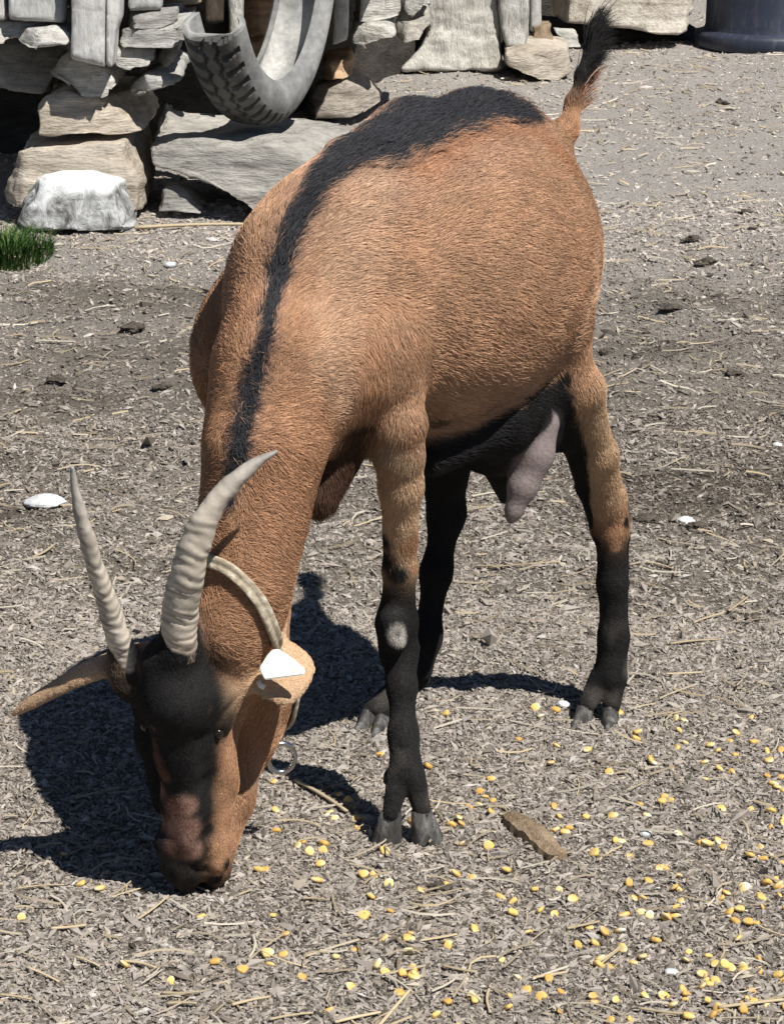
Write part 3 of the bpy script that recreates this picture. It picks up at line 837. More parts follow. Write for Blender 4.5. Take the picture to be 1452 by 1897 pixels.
cone(P(276, 1290, 1.978), P(272, 1318, 1.985), R(28, 1.96), R(25, 1.96), BK, 0.0022, FUP, 0.014)          # right brow
CARVE = []
# horn bases
cone(P(330, 1205, 1.955), P(332, 1170, 1.955), R(38, 1.95), R(36, 1.95), BK, 0.006, None, 0.010)
cone(P(240, 1262, 1.985), P(228, 1215, 1.985), R(34, 1.98), R(30, 1.98), BK, 0.006, None, 0.012)
# ears
def ear(pts, col, face, thick=0.0045):
    """pts: (px, py, depth, half width in metres) flattened ellipsoids along the ear, the flat side towards face"""
    for (x0, y0, d0, h0), (x1, y1, d1, h1) in zip(pts[:-1], pts[1:]):
        a, b = P(x0, y0, d0), P(x1, y1, d1)
        e = unit(b - a)
        s = unit(np.cross(np.array(face), e))
        nrm = np.cross(e, s)
        ell((a + b) / 2, (e, s, nrm), (np.linalg.norm(b - a) * 0.85, (h0 + h1) / 2, thick), col, 0.0018, e, 0.009)
ear([(436, 1200, 2.02, 0.015), (470, 1216, 2.010, 0.026), (505, 1236, 2.000, 0.032), (536, 1256, 1.995, 0.031), (562, 1272, 1.992, 0.023)], LB, (0.05, -0.55, 0.83), 0.0036)
ear([(272, 1200, 1.996, 0.008), (210, 1226, 1.994, 0.011), (158, 1247, 1.997, 0.012), (108, 1273, 2.006, 0.0085), (62, 1300, 2.012, 0.005), (28, 1321, 2.016, 0.002)], LB, (-0.1, -0.50, 0.86), 0.0032)

def sdf_prim(p, X):
    if p['t'] == 'c':
        ba = p['b'] - p['a']
        h = np.clip(((X - p['a']) @ ba) / max(1e-9, ba @ ba), 0, 1)
        d = X - p['a'] - h[:, None] * ba
        return np.sqrt((d * d).sum(1)) - (p['ra'] + (p['rb'] - p['ra']) * h)
    q = (X - p['c']) @ p['ax'].T
    k0 = np.sqrt(((q / p['r']) ** 2).sum(1))
    k1 = np.sqrt(((q / p['r'] ** 2) ** 2).sum(1))
    return np.where(k0 < 1e-3, -p['r'].min(), k0 * (k0 - 1) / np.maximum(k1, 1e-6))

def bbox(p, m):
    if p['t'] == 'c':
        lo = np.minimum(p['a'] - p['ra'], p['b'] - p['rb']); hi = np.maximum(p['a'] + p['ra'], p['b'] + p['rb'])
    else:
        e = np.abs(p['ax'].T) @ p['r']
        lo, hi = p['c'] - e, p['c'] + e
    return lo - m, hi + m

def field(X):
    d = np.full(len(X), 0.08)
    for p in prims:
        lo, hi = bbox(p, 0.07)
        ok = np.all((X >= lo) & (X <= hi), 1)
        if not ok.any(): continue
        s = sdf_prim(p, X[ok])
        k = p['k']
        h = np.clip(0.5 + 0.5 * (d[ok] - s) / k, 0, 1)
        d[ok] = d[ok] + (s - d[ok]) * h - k * h * (1 - h)
    for c, r, k in CARVE:
        e = np.linalg.norm(X - c, axis=1)
        ok = e < r + 0.03
        if not ok.any(): continue
        s = r - e[ok]
        h = np.clip(0.5 - 0.5 * (d[ok] - s) / k, 0, 1)
        d[ok] = d[ok] + (s - d[ok]) * h + k * h * (1 - h)
    return d

def cast(px, py, y0=1.75, y1=3.0):
    """the point of the coat seen at a photo pixel"""
    ys = np.arange(y0, y1, 0.004)
    r = ray(px, py)
    X = CAMP + r * (ys / r[1])[:, None]
    f = field(X)
    i = np.argmax(f < 0.003)
    if not (f < 0.003).any(): i = np.argmin(f)
    return X[i]

def stripe_dist(X, pts, rad):
    best = np.full(len(X), 9.0)
    for a, b, ra, rb in zip(pts[:-1], pts[1:], rad[:-1], rad[1:]):
        ba = b - a
        h = np.clip(((X - a) @ ba) / max(1e-9, ba @ ba), 0, 1)
        dd = np.linalg.norm(X - a - h[:, None] * ba, axis=1) / (ra + (rb - ra) * h)
        best = np.minimum(best, dd)
    return best

def dent(px, py, rpx, depth, k):
    c = cast(px, py)
    CARVE_NEW.append((c + unit(ray(px, py)) * (depth - R(rpx, c[1])), R(rpx, c[1]), k))
CARVE_NEW = []
dent(396, 1364, 9, 0.004, 0.003); dent(410, 1362, 8, 0.003, 0.003)      # eye slits
for q in ((368, 1622, 8), (366, 1612, 8), (362, 1602, 7), (316, 1618, 8), (320, 1628, 7)):                    # nostrils
    dent(*q, 0.007, 0.003)
for q in ((386, 1560, 6), (385, 1578, 7), (384, 1596, 7), (381, 1614, 7), (376, 1632, 7), (364, 1646, 6)):    # the line of the mouth
    dent(*q, 0.006, 0.003)
for q in ((376, 1372, 12), (378, 1395, 12), (382, 1420, 11), (384, 1450, 10)):                                # hollow below the eye
    dent(*q, 0.003, 0.008)
CARVE = CARVE_NEW

goat = bpy.data.objects.new('goat', None)
COL.objects.link(goat)
goat.location = (0.0, 2.2, 0.0)
bpy.context.view_layer.update()
tag(goat, 'brown horned goat with black back stripe, collar and ear tag, eating off the ground', 'goat')

def build_goat():
    import openvdb as vdb
    vox = 0.0029
    los, his = zip(*[bbox(p, 0.02) for p in prims])
    lo, hi = np.min(los, 0), np.max(his, 0)
    n = np.ceil((hi - lo) / vox).astype(int)
    F = np.full(n, 0.05, np.float32)
    for p in prims:
        l, h = bbox(p, 0.045)
        i0 = np.clip(np.floor((l - lo) / vox).astype(int), 0, n)
        i1 = np.clip(np.ceil((h - lo) / vox).astype(int), 0, n)
        gx, gy, gz = [lo[k] + vox * np.arange(i0[k], i1[k]) for k in range(3)]
        X = np.stack(np.meshgrid(gx, gy, gz, indexing='ij'), -1).reshape(-1, 3)
        s = sdf_prim(p, X).reshape(len(gx), len(gy), len(gz))
        sub = F[i0[0]:i1[0], i0[1]:i1[1], i0[2]:i1[2]]
        k = p['k']
        w = np.clip(0.5 + 0.5 * (sub - s) / k, 0, 1)
        F[i0[0]:i1[0], i0[1]:i1[1], i0[2]:i1[2]] = sub + (s - sub) * w - k * w * (1 - w)
    for c, r, k in CARVE:
        i0 = np.floor((c - r - 0.02 - lo) / vox).astype(int); i1 = np.ceil((c + r + 0.02 - lo) / vox).astype(int)
        gx, gy, gz = [lo[a] + vox * np.arange(i0[a], i1[a]) for a in range(3)]
        X = np.stack(np.meshgrid(gx, gy, gz, indexing='ij'), -1)
        s = r - np.linalg.norm(X - c, axis=-1)
        sub = F[i0[0]:i1[0], i0[1]:i1[1], i0[2]:i1[2]]
        w = np.clip(0.5 - 0.5 * (sub - s) / k, 0, 1)
        F[i0[0]:i1[0], i0[1]:i1[1], i0[2]:i1[2]] = sub + (s - sub) * w + k * w * (1 - w)
    g = vdb.FloatGrid(0.05)
    g.copyFromArray(F)
    pts, quads = g.convertToQuads(0.0)
    v = pts.astype(float) * vox + lo
    q = quads.astype(np.int64)
    # a few rounds of neighbour smoothing
    e = np.concatenate([q[:, [0, 1]], q[:, [1, 2]], q[:, [2, 3]], q[:, [3, 0]]])
    for _ in range(3):
        acc = np.zeros_like(v); cnt = np.zeros(len(v))
        for a, b in ((0, 1), (1, 0)):
            np.add.at(acc, e[:, a], v[e[:, b]]); np.add.at(cnt, e[:, a], 1)
        v = v + 0.5 * (acc / cnt[:, None] - v)
    me = np_mesh('goat_body', v, q[:, ::-1] if True else q)
    nn = get_n(me)
    tr = smooth(0.25, 0.33, v[:, 2]) * smooth(1.98, 2.1, v[:, 1])
    v = v + nn * (tr * (0.0045 * fbm(v * np.array([9, 9, 6]), 3, 15)))[:, None]
    me = np_mesh('goat_body', v, q[:, ::-1] if True else q)
    # outward check
    if ((field(v + nn * 0.004) - field(v - nn * 0.004)).mean()) < 0:
        me = np_mesh('goat_body', v, q)
        nn = get_n(me)
    return me, v, nn, q

me_b, VB, NB, QB = build_goat()
print('goat verts', len(VB), 'z', VB[:, 2].min(), VB[:, 2].max())

# coat pattern: colours of the nearest body region, then the markings and some painted sheen and shade
SP_PX = [(965, 205), (905, 188), (830, 195), (760, 225), (690, 260), (625, 290), (580, 340), (545, 415), (513, 520), (486, 630), (463, 740), (440, 850), (425, 930)]
SP_R = [0.018, 0.038, 0.046, 0.050, 0.042, 0.022, 0.0110, 0.0095, 0.0080, 0.0068, 0.0064, 0.0060, 0.004]
SPINE = [cast(*p) for p in SP_PX]
BELLY = [cast(*p) for p in [(1048, 700), (1000, 756), (940, 800), (870, 840), (800, 876)]]
BELLY_R = [0.008, 0.015, 0.018, 0.018, 0.017]
BELLY += [cast(*p) for p in [(795, 905), (850, 872), (920, 834), (995, 786), (1012, 768), (930, 812), (850, 850), (797, 880)]]
BELLY_R += [0.02, 0.02, 0.02, 0.016, 0.012, 0.016, 0.018, 0.018]
SHEEN = [cast(*p) for p in [(690, 350), (655, 450), (630, 560), (620, 680), (640, 760)]]  # light sheen down the shoulder, painted into the coat colour
SHEEN_R = [0.03, 0.035, 0.035, 0.03, 0.02]
RED = [cast(*p) for p in [(1040, 280), (980, 230), (860, 240), (780, 300)]]
RED_R = [0.035, 0.03, 0.028, 0.03]
INNER = [cast(*p) for p in [(1036, 735), (1056, 795), (1068, 855), (1078, 915), (1086, 965)]]
INNER_R = [0.012, 0.0125, 0.0115, 0.009, 0.008]
CHEST_SHADE = [cast(*p) for p in [(672, 800), (650, 845), (605, 900), (588, 955)]]  # shade between neck and foreleg, painted as dark hair
CHEST_SHADE_R = [0.013, 0.022, 0.025, 0.03]
def coat(X, nrm, jitter=0.0):
    W_ = np.zeros(len(X)); C = np.zeros((len(X), 3)); L = np.zeros(len(X)); Fl = np.zeros((len(X), 3))
    for p in prims:
        lo, hi = bbox(p, 0.06)
        ok = np.all((X >= lo) & (X <= hi), 1)
        if not ok.any(): continue
        s = sdf_prim(p, X[ok])
        w = np.exp(-np.maximum(s + 0.01, 0) / 0.0045)
        W_[ok] += w; C[ok] += w[:, None] * p['col']; L[ok] += w * p['ln']; Fl[ok] += w[:, None] * p['flow']
    W_ = np.maximum(W_, 1e-12)
    C /= W_[:, None]; L /= W_; Fl /= W_[:, None]
    ragged = fbm(X * 90, 2, 5) * 0.24 + fbm(X * 24, 2, 8) * 0.26
    if jitter: ragged = ragged + rng.normal(0, jitter, len(X))
    # belly underside
    trunk = smooth(0.27, 0.33, X[:, 2]) * smooth(2.02, 2.12, X[:, 1]) * smooth(2.62, 2.5, X[:, 1])
    legzone = 0
    bel = smooth(-0.74, -0.92, nrm[:, 2] + 0.35 * ragged) * trunk * smooth(0.47, 0.42, X[:, 2])
    C = C * (1 - bel[:, None]) + BK * bel[:, None]
    bb = smooth(1.15, 0.85, stripe_dist(X, BELLY, BELLY_R) + ragged * 0.8)
    C = C * (1 - bb[:, None]) + BK * bb[:, None]
    for pl, pr, pc in ((INNER, INNER_R, BK), (CHEST_SHADE, CHEST_SHADE_R, DB)):
        bb = smooth(1.15, 0.8, stripe_dist(X, pl, pr) + ragged * 0.8)
        C = C * (1 - bb[:, None]) + pc * bb[:, None]
    # pale greyish fringe beside the stripe, then the stripe
    sd = stripe_dist(X, SPINE, SP_R)
    fr = smooth(2.6, 1.2, sd + ragged) * 0.35
    C = C * (1 - fr[:, None]) + np.array((0.42, 0.27, 0.22)) * fr[:, None]
    st = smooth(1.2, 0.82, sd + ragged * 0.9)
    C = C * (1 - st[:, None]) + np.array((0.044, 0.044, 0.050)) * st[:, None]
    for (c, r, col, soft) in SPOTS:
        dd = np.linalg.norm(X - c, axis=1) / r + ragged * 0.6
        w = smooth(1 + soft, 1 - soft, dd)
        C = C * (1 - w[:, None]) + np.asarray(col) * w[:, None]
    for pl, pr, pc, am in ((SHEEN, SHEEN_R, np.array((0.60, 0.42, 0.29)), 0.5), (RED, RED_R, np.array((0.42, 0.195, 0.095)), 0.55)):
        bb = smooth(1.3, 0.3, stripe_dist(X, pl, pr) + ragged * 0.6) * am * (st < 0.5) * (C[:, 0] > 0.3)
        C = C * (1 - bb[:, None]) + pc * bb[:, None]
    du = smooth(0.16, 0.02, X[:, 2]) * smooth(-0.05, 0.5, fbm(X * 38, 3, 44)) * 0.42 * smooth(1.99, 2.06, X[:, 1])
    C = C * (1 - du[:, None]) + np.array((0.17, 0.15, 0.13)) * du[:, None]
    tone = 1 + 0.20 * fbm(X * 12, 3, 31) + 0.10 * fbm(X * 34, 2, 33)
    return C * tone[:, None], L, Fl

def S(px, py, rpx, col, soft=0.2, y0=1.75):
    c = cast(px, py, y0)
    return (c, R(rpx, c[1]), col, soft)
MR = (0.36, 0.215, 0.165)
SPOTS = [
    S(345, 1495, 26, MR, 0.4), S(318, 1500, 26, (0.19, 0.09, 0.065), 0.5), S(328, 1545, 34, MR, 0.5), S(352, 1540, 30, MR, 0.4), S(352, 1580, 28, MR, 0.4), S(322, 1580, 26, (0.15, 0.08, 0.06), 0.5),
    S(284, 1385, 12, (0.12, 0.06, 0.04), 0.6), S(294, 1470, 18, (0.25, 0.13, 0.09), 0.6), S(298, 1525, 18, (0.23, 0.13, 0.095), 0.6), S(282, 1355, 9, (0.16, 0.08, 0.055), 0.6), S(300, 1440, 15, (0.24, 0.12, 0.085), 0.6),
    S(290, 1410, 15, (0.13, 0.065, 0.045), 0.6), S(300, 1435, 15, (0.13, 0.06, 0.04), 0.6),
    S(408, 1336, 9, (0.10, 0.055, 0.045), 0.5), S(325, 1245, 52, BK, 0.5), S(292, 1270, 40, BK, 0.5), S(345, 1310, 55, BK, 0.5), S(392, 1310, 44, BK, 0.4), S(380, 1260, 44, BK, 0.5), S(350, 1220, 44, BK, 0.5), S(330, 1360, 40, BK, 0.5),
    S(366, 1612, 8, (0.006, 0.005, 0.005), 0.4), S(364, 1600, 6, (0.006, 0.005, 0.005), 0.4), S(368, 1622, 7, (0.006, 0.005, 0.005), 0.4),  # shade inside the nostril, painted on top of the carved hollow
    S(384, 1585, 7, (0.02, 0.014, 0.012), 0.5), S(382, 1610, 8, (0.012, 0.01, 0.01), 0.5), S(372, 1636, 8, (0.012, 0.01, 0.01), 0.5),
    S(400, 1361, 9, (0.006, 0.006, 0.006), 0.4), S(414, 1357, 7, (0.006, 0.006, 0.006), 0.4), S(392, 1318, 9, (0.06, 0.04, 0.035), 0.6), S(414, 1326, 8, (0.07, 0.045, 0.035), 0.6),
    S(386, 1385, 30, BK, 0.5), S(388, 1415, 26, BK, 0.5), S(388, 1440, 24, BK, 0.5), S(388, 1465, 22, BK, 0.5), S(388, 1490, 20, BK, 0.5), S(387, 1515, 18, BK, 0.5), S(386, 1540, 15, BK, 0.5),
    S(394, 1345, 28, BK, 0.4), S(360, 1400, 34, BK, 0.5), S(350, 1425, 22, BK, 0.6),
    S(406, 1578, 16, (0.50, 0.29, 0.16), 0.3), S(404, 1600, 13, (0.46, 0.26, 0.15), 0.3), S(420, 1470, 15, RB, 0.3), S(418, 1520, 14, RB, 0.3),
    S(305, 1612, 34, (0.045, 0.04, 0.038), 0.4), S(345, 1636, 26, (0.03, 0.025, 0.023), 0.4), S(318, 1628, 34, (0.03, 0.026, 0.025), 0.5), S(372, 1648, 24, (0.022, 0.018, 0.017), 0.4), S(400, 1638, 22, (0.02, 0.016, 0.014), 0.3), S(375, 1655, 22, (0.02, 0.016, 0.014), 0.3), S(425, 1605, 14, (0.025, 0.02, 0.018), 0.4),
    S(739, 1176, 18, (0.40, 0.375, 0.34), 0.6), S(746, 1192, 11, (0.48, 0.45, 0.41), 0.6), S(738, 1172, 7, (0.16, 0.15, 0.14), 0.6), S(725, 1095, 10, (0.10, 0.10, 0.10), 0.4),
    S(765, 1010, 26, RB, 0.4), S(768, 1055, 15, RB, 0.4),
    S(706, 1000, 22, BK, 0.4), S(712, 1035, 28, BK, 0.4), S(698, 940, 14, BK, 0.4), S(735, 1060, 24, BK, 0.4), S(722, 850, 30, (0.62, 0.46, 0.31), 0.5), S(750, 870, 30, (0.62, 0.45, 0.29), 0.5),
    S(1142, 1010, 15, RB, 0.3), S(1138, 985, 18, RB, 0.3), S(1162, 965, 12, BK, 0.4), S(1100, 1005, 16, BK, 0.3),
    S(1085, 540, 22, RB, 0.6), S(640, 860, 40, DB, 0.5), S(655, 810, 40, DB, 0.5), S(600, 940, 40, DB, 0.4),
]
cB, LB_, FB = coat(VB, NB)
vcol(me_b, 'coat', cB * 0.9)
link('body', me_b, M['skin'], goat)

def build_hair(count):
    tri = np.concatenate([QB[:, [0, 1, 2]], QB[:, [0, 2, 3]]])
    a, b, c = VB[tri[:, 0]], VB[tri[:, 1]], VB[tri[:, 2]]
    ar = 0.5 * np.linalg.norm(np.cross(b - a, c - a), axis=1)
    ln = LB_[tri].mean(1)
    fine = np.clip((0.0105 / np.maximum(ln, 0.0015)) ** 0.9, 0.8, 3.2) * (ln > 0.0012)
    w = ar * fine
    idx = rng.choice(len(tri), count, p=w / w.sum())
    r1, r2 = np.sqrt(rng.random(count)), rng.random(count)
    b0, b1, b2 = (1 - r1)[:, None], (r1 * (1 - r2))[:, None], (r1 * r2)[:, None]
    p = a[idx] * b0 + b[idx] * b1 + c[idx] * b2
    t = tri[idx]
    nm = NB[t[:, 0]] * b0 + NB[t[:, 1]] * b1 + NB[t[:, 2]] * b2
    nm /= np.maximum(1e-9, np.linalg.norm(nm, axis=1))[:, None]
    col, L, fl = coat(p, nm, 0.16)
    # clumped, slightly wandering lie of the hair
    cl = np.stack([fbm(p * 55, 2, s) for s in (61, 62, 63)], 1)
    sw = np.stack([fbm(p * 14, 2, s) for s in (71, 72, 73)], 1)
    d = fl + 0.42 * cl + 0.40 * sw + rng.normal(0, 0.12, (count, 3))
    d = d - nm * (d * nm).sum(1)[:, None]
    d /= np.maximum(1e-9, np.linalg.norm(d, axis=1))[:, None]
    sd = stripe_dist(p, SPINE, SP_R)
    L = L * rng.uniform(0.6, 1.25, count) * (1 + 0.5 * (sd < 1.1))
    lift = (0.07 + 0.08 * rng.random(count) + 0.12 * (sd < 1.1))[:, None]
    L_ = L[:, None]
    k0 = p - nm * 0.0012
    k1 = p + d * L_ * 0.33 + nm * L_ * lift * 0.75
    k2 = p + d * L_ * 0.68 + nm * L_ * lift * 0.95
    k3 = p + d * L_ * 1.0 + nm * L_ * lift * 0.80 + DOWN * L_ * 0.06
    pts = np.stack([k0, k1, k2, k3], 1)
    shade = np.exp(rng.normal(0, 0.20, (count, 1)))
    col = np.clip(col * shade * (1 + 0.22 * cl[:, :1]), 0.004, 0.9)
    r = np.where(L < 0.005, 0.00017, 0.00020) * rng.uniform(0.7, 1.2, count)
    rad = r[:, None] * np.array([[1.0, 0.95, 0.7, 0.18]])
    return pts, rad, col

def tail_hair(n):
    """the flag of long hairs: black over the top, white below, brown at the root"""
    core = [P(1048, 236, 2.470), P(1062, 200, 2.484), P(1076, 150, 2.494), P(1086, 112, 2.505), P(1090, 82, 2.512)]
    u = rng.random(n) ** 0.8 * (len(core) - 1.001)
    i = u.astype(int); f = (u - i)[:, None]
    core = np.array(core)
    p = core[i] * (1 - f) + core[i + 1] * f
    tn = core[i + 1] - core[i]
    tn /= np.linalg.norm(tn, axis=1)[:, None]
    s = u / (len(core) - 1)
    white = rng.random(n) < np.clip(0.26 - 0.5 * s, 0, 1)
    side = np.where(white, 0.9, rng.normal(0.12, 0.38, n))
    out = np.stack([side * rng.uniform(0.3, 1.0, n), rng.normal(0, 0.4, n), rng.normal(0, 0.12, n)], 1)
    p = p + out * 0.006
    L = (0.032 + 0.030 * s) * rng.uniform(0.6, 1.15, n)
    d0 = tn + out * 0.16 + rng.normal(0, 0.05, (n, 3))
    drop = np.stack([0.10 + 0.22 * rng.random(n), np.zeros(n), -0.25 - 0.85 * s * rng.random(n)], 1)
    k = []
    for q in (0, 0.33, 0.66, 1.0):
        k.append(p + d0 * (L * q)[:, None] + drop * (L * q * q * 0.8)[:, None])
    col = np.where(white[:, None], np.array((0.52, 0.46, 0.40)), np.array((0.011, 0.010, 0.010)))
    br = (s < 0.26 + 0.16 * rng.random(n)) & ~white
    col = np.where(br[:, None], np.array((0.30, 0.115, 0.05)), col) * np.exp(rng.normal(0, 0.25, (n, 1)))
    rad = 0.00030 * rng.uniform(0.7, 1.2, n)[:, None] * np.array([[1.0, 0.9, 0.65, 0.15]])
    return np.stack(k, 1), rad, col

def hair_obj(name, sets, parent):
    pts = np.concatenate([s[0] for s in sets]); rad = np.concatenate([s[1] for s in sets]); col = np.concatenate([s[2] for s in sets])
    n, m = pts.shape[:2]
    hc = bpy.data.hair_curves.new(name)
    hc.add_curves([m] * n)
    loc = np.array(parent.location)
    hc.attributes['position'].data.foreach_set('vector', (pts - loc).astype(np.float32).ravel())
    ra = hc.attributes.get('radius') or hc.attributes.new('radius', 'FLOAT', 'POINT')
    ra.data.foreach_set('value', rad.astype(np.float32).ravel())
    ca = hc.attributes.new('coat', 'FLOAT_COLOR', 'CURVE')
    cc = np.ones((n, 4), np.float32); cc[:, :3] = col
    ca.data.foreach_set('color', cc.ravel())
    hc.materials.append(M['hair'])
    o = bpy.data.objects.new(name, hc)
    COL.objects.link(o)
    o.parent = parent
    return o
hair_obj('fur', [build_hair(640000), tail_hair(4200)], goat)

# horns
def horn_mat():
    m, t, b = new_mat('horn', 0.6, 0.35)
    n1 = noise(t, 40, 5, 0.65, coords(t))
    a = N(t, 'ShaderNodeAttribute', attribute_name='tint')
    c = mixc(t, 0.6, a.outputs['Color'], ramp(t, n1, [(0.3, (0.5, 0.47, 0.43)), (0.6, (1.1, 1.08, 1.05))]), 'MULTIPLY')
    t.links.new(c, b.inputs['Base Color'])
    bump(t, b, n1, 0.3, 0.003)
    return m
M['horn'] = horn_mat()

def spline(pts, n):
    pts = [np.asarray(p, float) for p in pts]
    pts = [2 * pts[0] - pts[1]] + pts + [2 * pts[-1] - pts[-2]]
    out = []
    m = len(pts) - 3
    for i in range(n):
        t = i / (n - 1) * m
        k = min(int(t), m - 1); f = t - k
        p0, p1, p2, p3 = pts[k:k + 4]
        out.append(0.5 * ((2 * p1) + (-p0 + p2) * f + (2 * p0 - 5 * p1 + 4 * p2 - p3) * f * f + (-p0 + 3 * p1 - 3 * p2 + p3) * f ** 3))
    return np.array(out)

def horn(px, label, ridge_to):
    pts = spline([P(x, y, d) for x, y, d, r in px], 170)
    rad = np.interp(np.linspace(0, len(px) - 1, 170), range(len(px)), [R(r * 0.93, d) for x, y, d, r in px])
    s = np.linspace(0, 1, 170)
    wob = 0.6 * np.sin(s * 37) + 0.3 * np.sin(s * 91)
    env = smooth(ridge_to, ridge_to - 0.35, s)
    me = tube_mesh('horn', [tuple(p) for p in pts], list(rad), 22, 0.82)
    v = get_v(me); nn = get_n(me)
    S_ = np.concatenate([np.repeat(s, 22), [0, 1]])
    th = np.concatenate([np.tile(np.arange(22) / 22 * 2 * math.pi, 170), [0, 0]])
    wob = fbm(np.stack([S_ * 22, np.cos(th) * 0.8, np.sin(th) * 0.8], 1), 2, 6)
    ph = S_ * 34 - 8 * S_ * S_ + 0.30 * np.sin(2 * th + 1) + 0.55 * wob
    rg = np.sin(2 * math.pi * ph)
    rg = np.sign(rg) * np.abs(rg) ** 0.7 * (0.6 + 0.4 * np.sin(S_ * 53 + th))
    E_ = np.interp(S_, s, env); RD = np.interp(S_, s, rad)
    v = v + nn * (RD * 0.036 * E_ * rg + 0.0016 * fbm(v * 90, 3, 4) * (0.4 + RD / 0.017))[:, None]
    set_v(me, v)
    base = np.stack([np.interp(S_, [0, 0.06, 0.2, 0.55, 0.85, 1], c) for c in zip((0.20, 0.15, 0.12), (0.40, 0.34, 0.28), (0.50, 0.45, 0.38), (0.48, 0.43, 0.36), (0.36, 0.33, 0.30), (0.30, 0.29, 0.28))], 1)
    cols = 1.12 * base * (1 + 0.50 * E_ * np.minimum(rg, 0.35) + 0.35 * fbm(v * 70, 3, 12))[:, None]
    vcol(me, 'tint', np.clip(cols, 0.02, 0.9))
    o = link('horn', me, M['horn'], goat)
    o['label'] = label
    return o
horn([(332, 1215, 1.955, 40), (333, 1150, 1.945, 39), (342, 1085, 1.935, 37), (360, 1010, 1.925, 33), (390, 945, 1.925, 29), (430, 895, 1.93, 23), (475, 858, 1.935, 14), (514, 835, 1.94, 4)], 'ridged horn sweeping across the neck', 0.72)
horn([(243, 1260, 1.985, 33), (228, 1205, 1.98, 30), (205, 1135, 1.97, 27), (182, 1065, 1.96, 23), (160, 990, 1.95, 19), (143, 925, 1.945, 13), (134, 865, 1.94, 4)], 'ridged horn standing clear of the neck', 0.85)

# hooves
def hoof_mat():
    m, t, b = new_mat('hoof', 0.6, 0.3)
    n1 = noise(t, 90, 5, 0.7, coords(t, (1, 1, 0.4)))
    c = ramp(t, n1, [(0.3, (0.02, 0.019, 0.018)), (0.5, (0.07, 0.067, 0.063)), (0.72, (0.26, 0.25, 0.23))])
    t.links.new(c, b.inputs['Base Color'])
    bump(t, b, n1, 0.5, 0.003)
    return m
M['hoof'] = hoof_mat()

def claw_geo(a, tip, r, V, T):
    """one claw: an oval collar at a, running down to a flat sole ending in the toe"""
    a, tip = np.asarray(a, float), np.asarray(tip, float)
    f = tip - a; f[2] = 0
    L = np.linalg.norm(f); f = f / L
    s = np.array((-f[1], f[0], 0))
    n = 14
    base = len(V)
    rows = []
    zs = [(a[2], 1.0, 0.0, 0.0), (a[2] * 0.55 + tip[2] * 0.45, 1.10, 0.22, 0.30), (tip[2] + 0.004, 1.16, 0.36, 0.62), (tip[2], 1.08, 0.36, 0.58)]
    for z, w, sh, toe in zs:
        for k in range(n):
            an = 2 * math.pi * k / n
            c, q = math.cos(an), math.sin(an)
            ext = r * w * c + (toe * L * max(0, c) ** 1.5)
            V.append(a + f * (ext + sh * L * 0.35) + s * (r * w * 0.80 * q * (1 - 0.45 * max(0, c) ** 2)) + np.array((0, 0, z - a[2])))
    for i in range(3):
        for k in range(n):
            k2 = (k + 1) % n
            T.append((base + i * n + k, base + (i + 1) * n + k, base + (i + 1) * n + k2, base + i * n + k2))
    V.append(np.array((a + f * 0.1 * L) + np.array((0, 0, 0.006)))); V.append(a + f * 0.4 * L + np.array((0, 0, tip[2] - a[2])))
    for k in range(n):
        k2 = (k + 1) % n
        T.append((base + 4 * n, base + k, base + k2)); T.append((base + 4 * n + 1, base + 3 * n + k2, base + 3 * n + k))
def hoof(claws):
    V, T = [], []
    for a, tip, r in claws:
        claw_geo(a, tip, r, V, T)
    me = np_mesh('hoof', V, [x for x in T if len(x) == 4], [x for x in T if len(x) == 3])
    return link('hoof', me, M['hoof'], goat)
def ground_tip(px, py):
    g = G(px, py)
    return np.array((g[0], g[1], gh(g[0], g[1]) - 0.002))
hoof([(P(724, 1503, 2.097), ground_tip(706, 1558), R(21, 2.1)), (P(781, 1503, 2.10), ground_tip(809, 1554), R(21, 2.1))])
hoof([(P(404, 1448, 2.18), ground_tip(394, 1500), R(20, 2.2)), (P(443, 1448, 2.18), ground_tip(448, 1500), R(20, 2.2))])
hoof([(P(1084, 1304, 2.391), ground_tip(1060, 1352), R(19, 2.4)), (P(1130, 1306, 2.391), ground_tip(1124, 1358), R(19, 2.4))])
hoof([(P(687, 1310, 2.386), ground_tip(655, 1356), R(18, 2.4)), (P(710, 1316, 2.386), ground_tip(688, 1366), R(18, 2.4))])

# eyes
def eye(px, py, depth, r):
    m, t, b = new_mat('eye', 0.08, 0.6)
    b.inputs['Base Color'].default_value = (0.012, 0.008, 0.005, 1)
    bm = bmesh.new()
    bmesh.ops.create_uvsphere(bm, u_segments=24, v_segments=16, radius=r)
    me = bpy.data.meshes.new('eye'); bm.to_mesh(me); bm.free()
    c = cast(px, py)
    o = link('eye', me, m)
    o.parent = goat
    o.location = Vector(c + np.array((0, r * (1.12 if px > 300 else 2.3), 0))) - goat.location
eye(403, 1362, 1.95, 0.0048)
eye(268, 1354, 1.97, 0.0038)

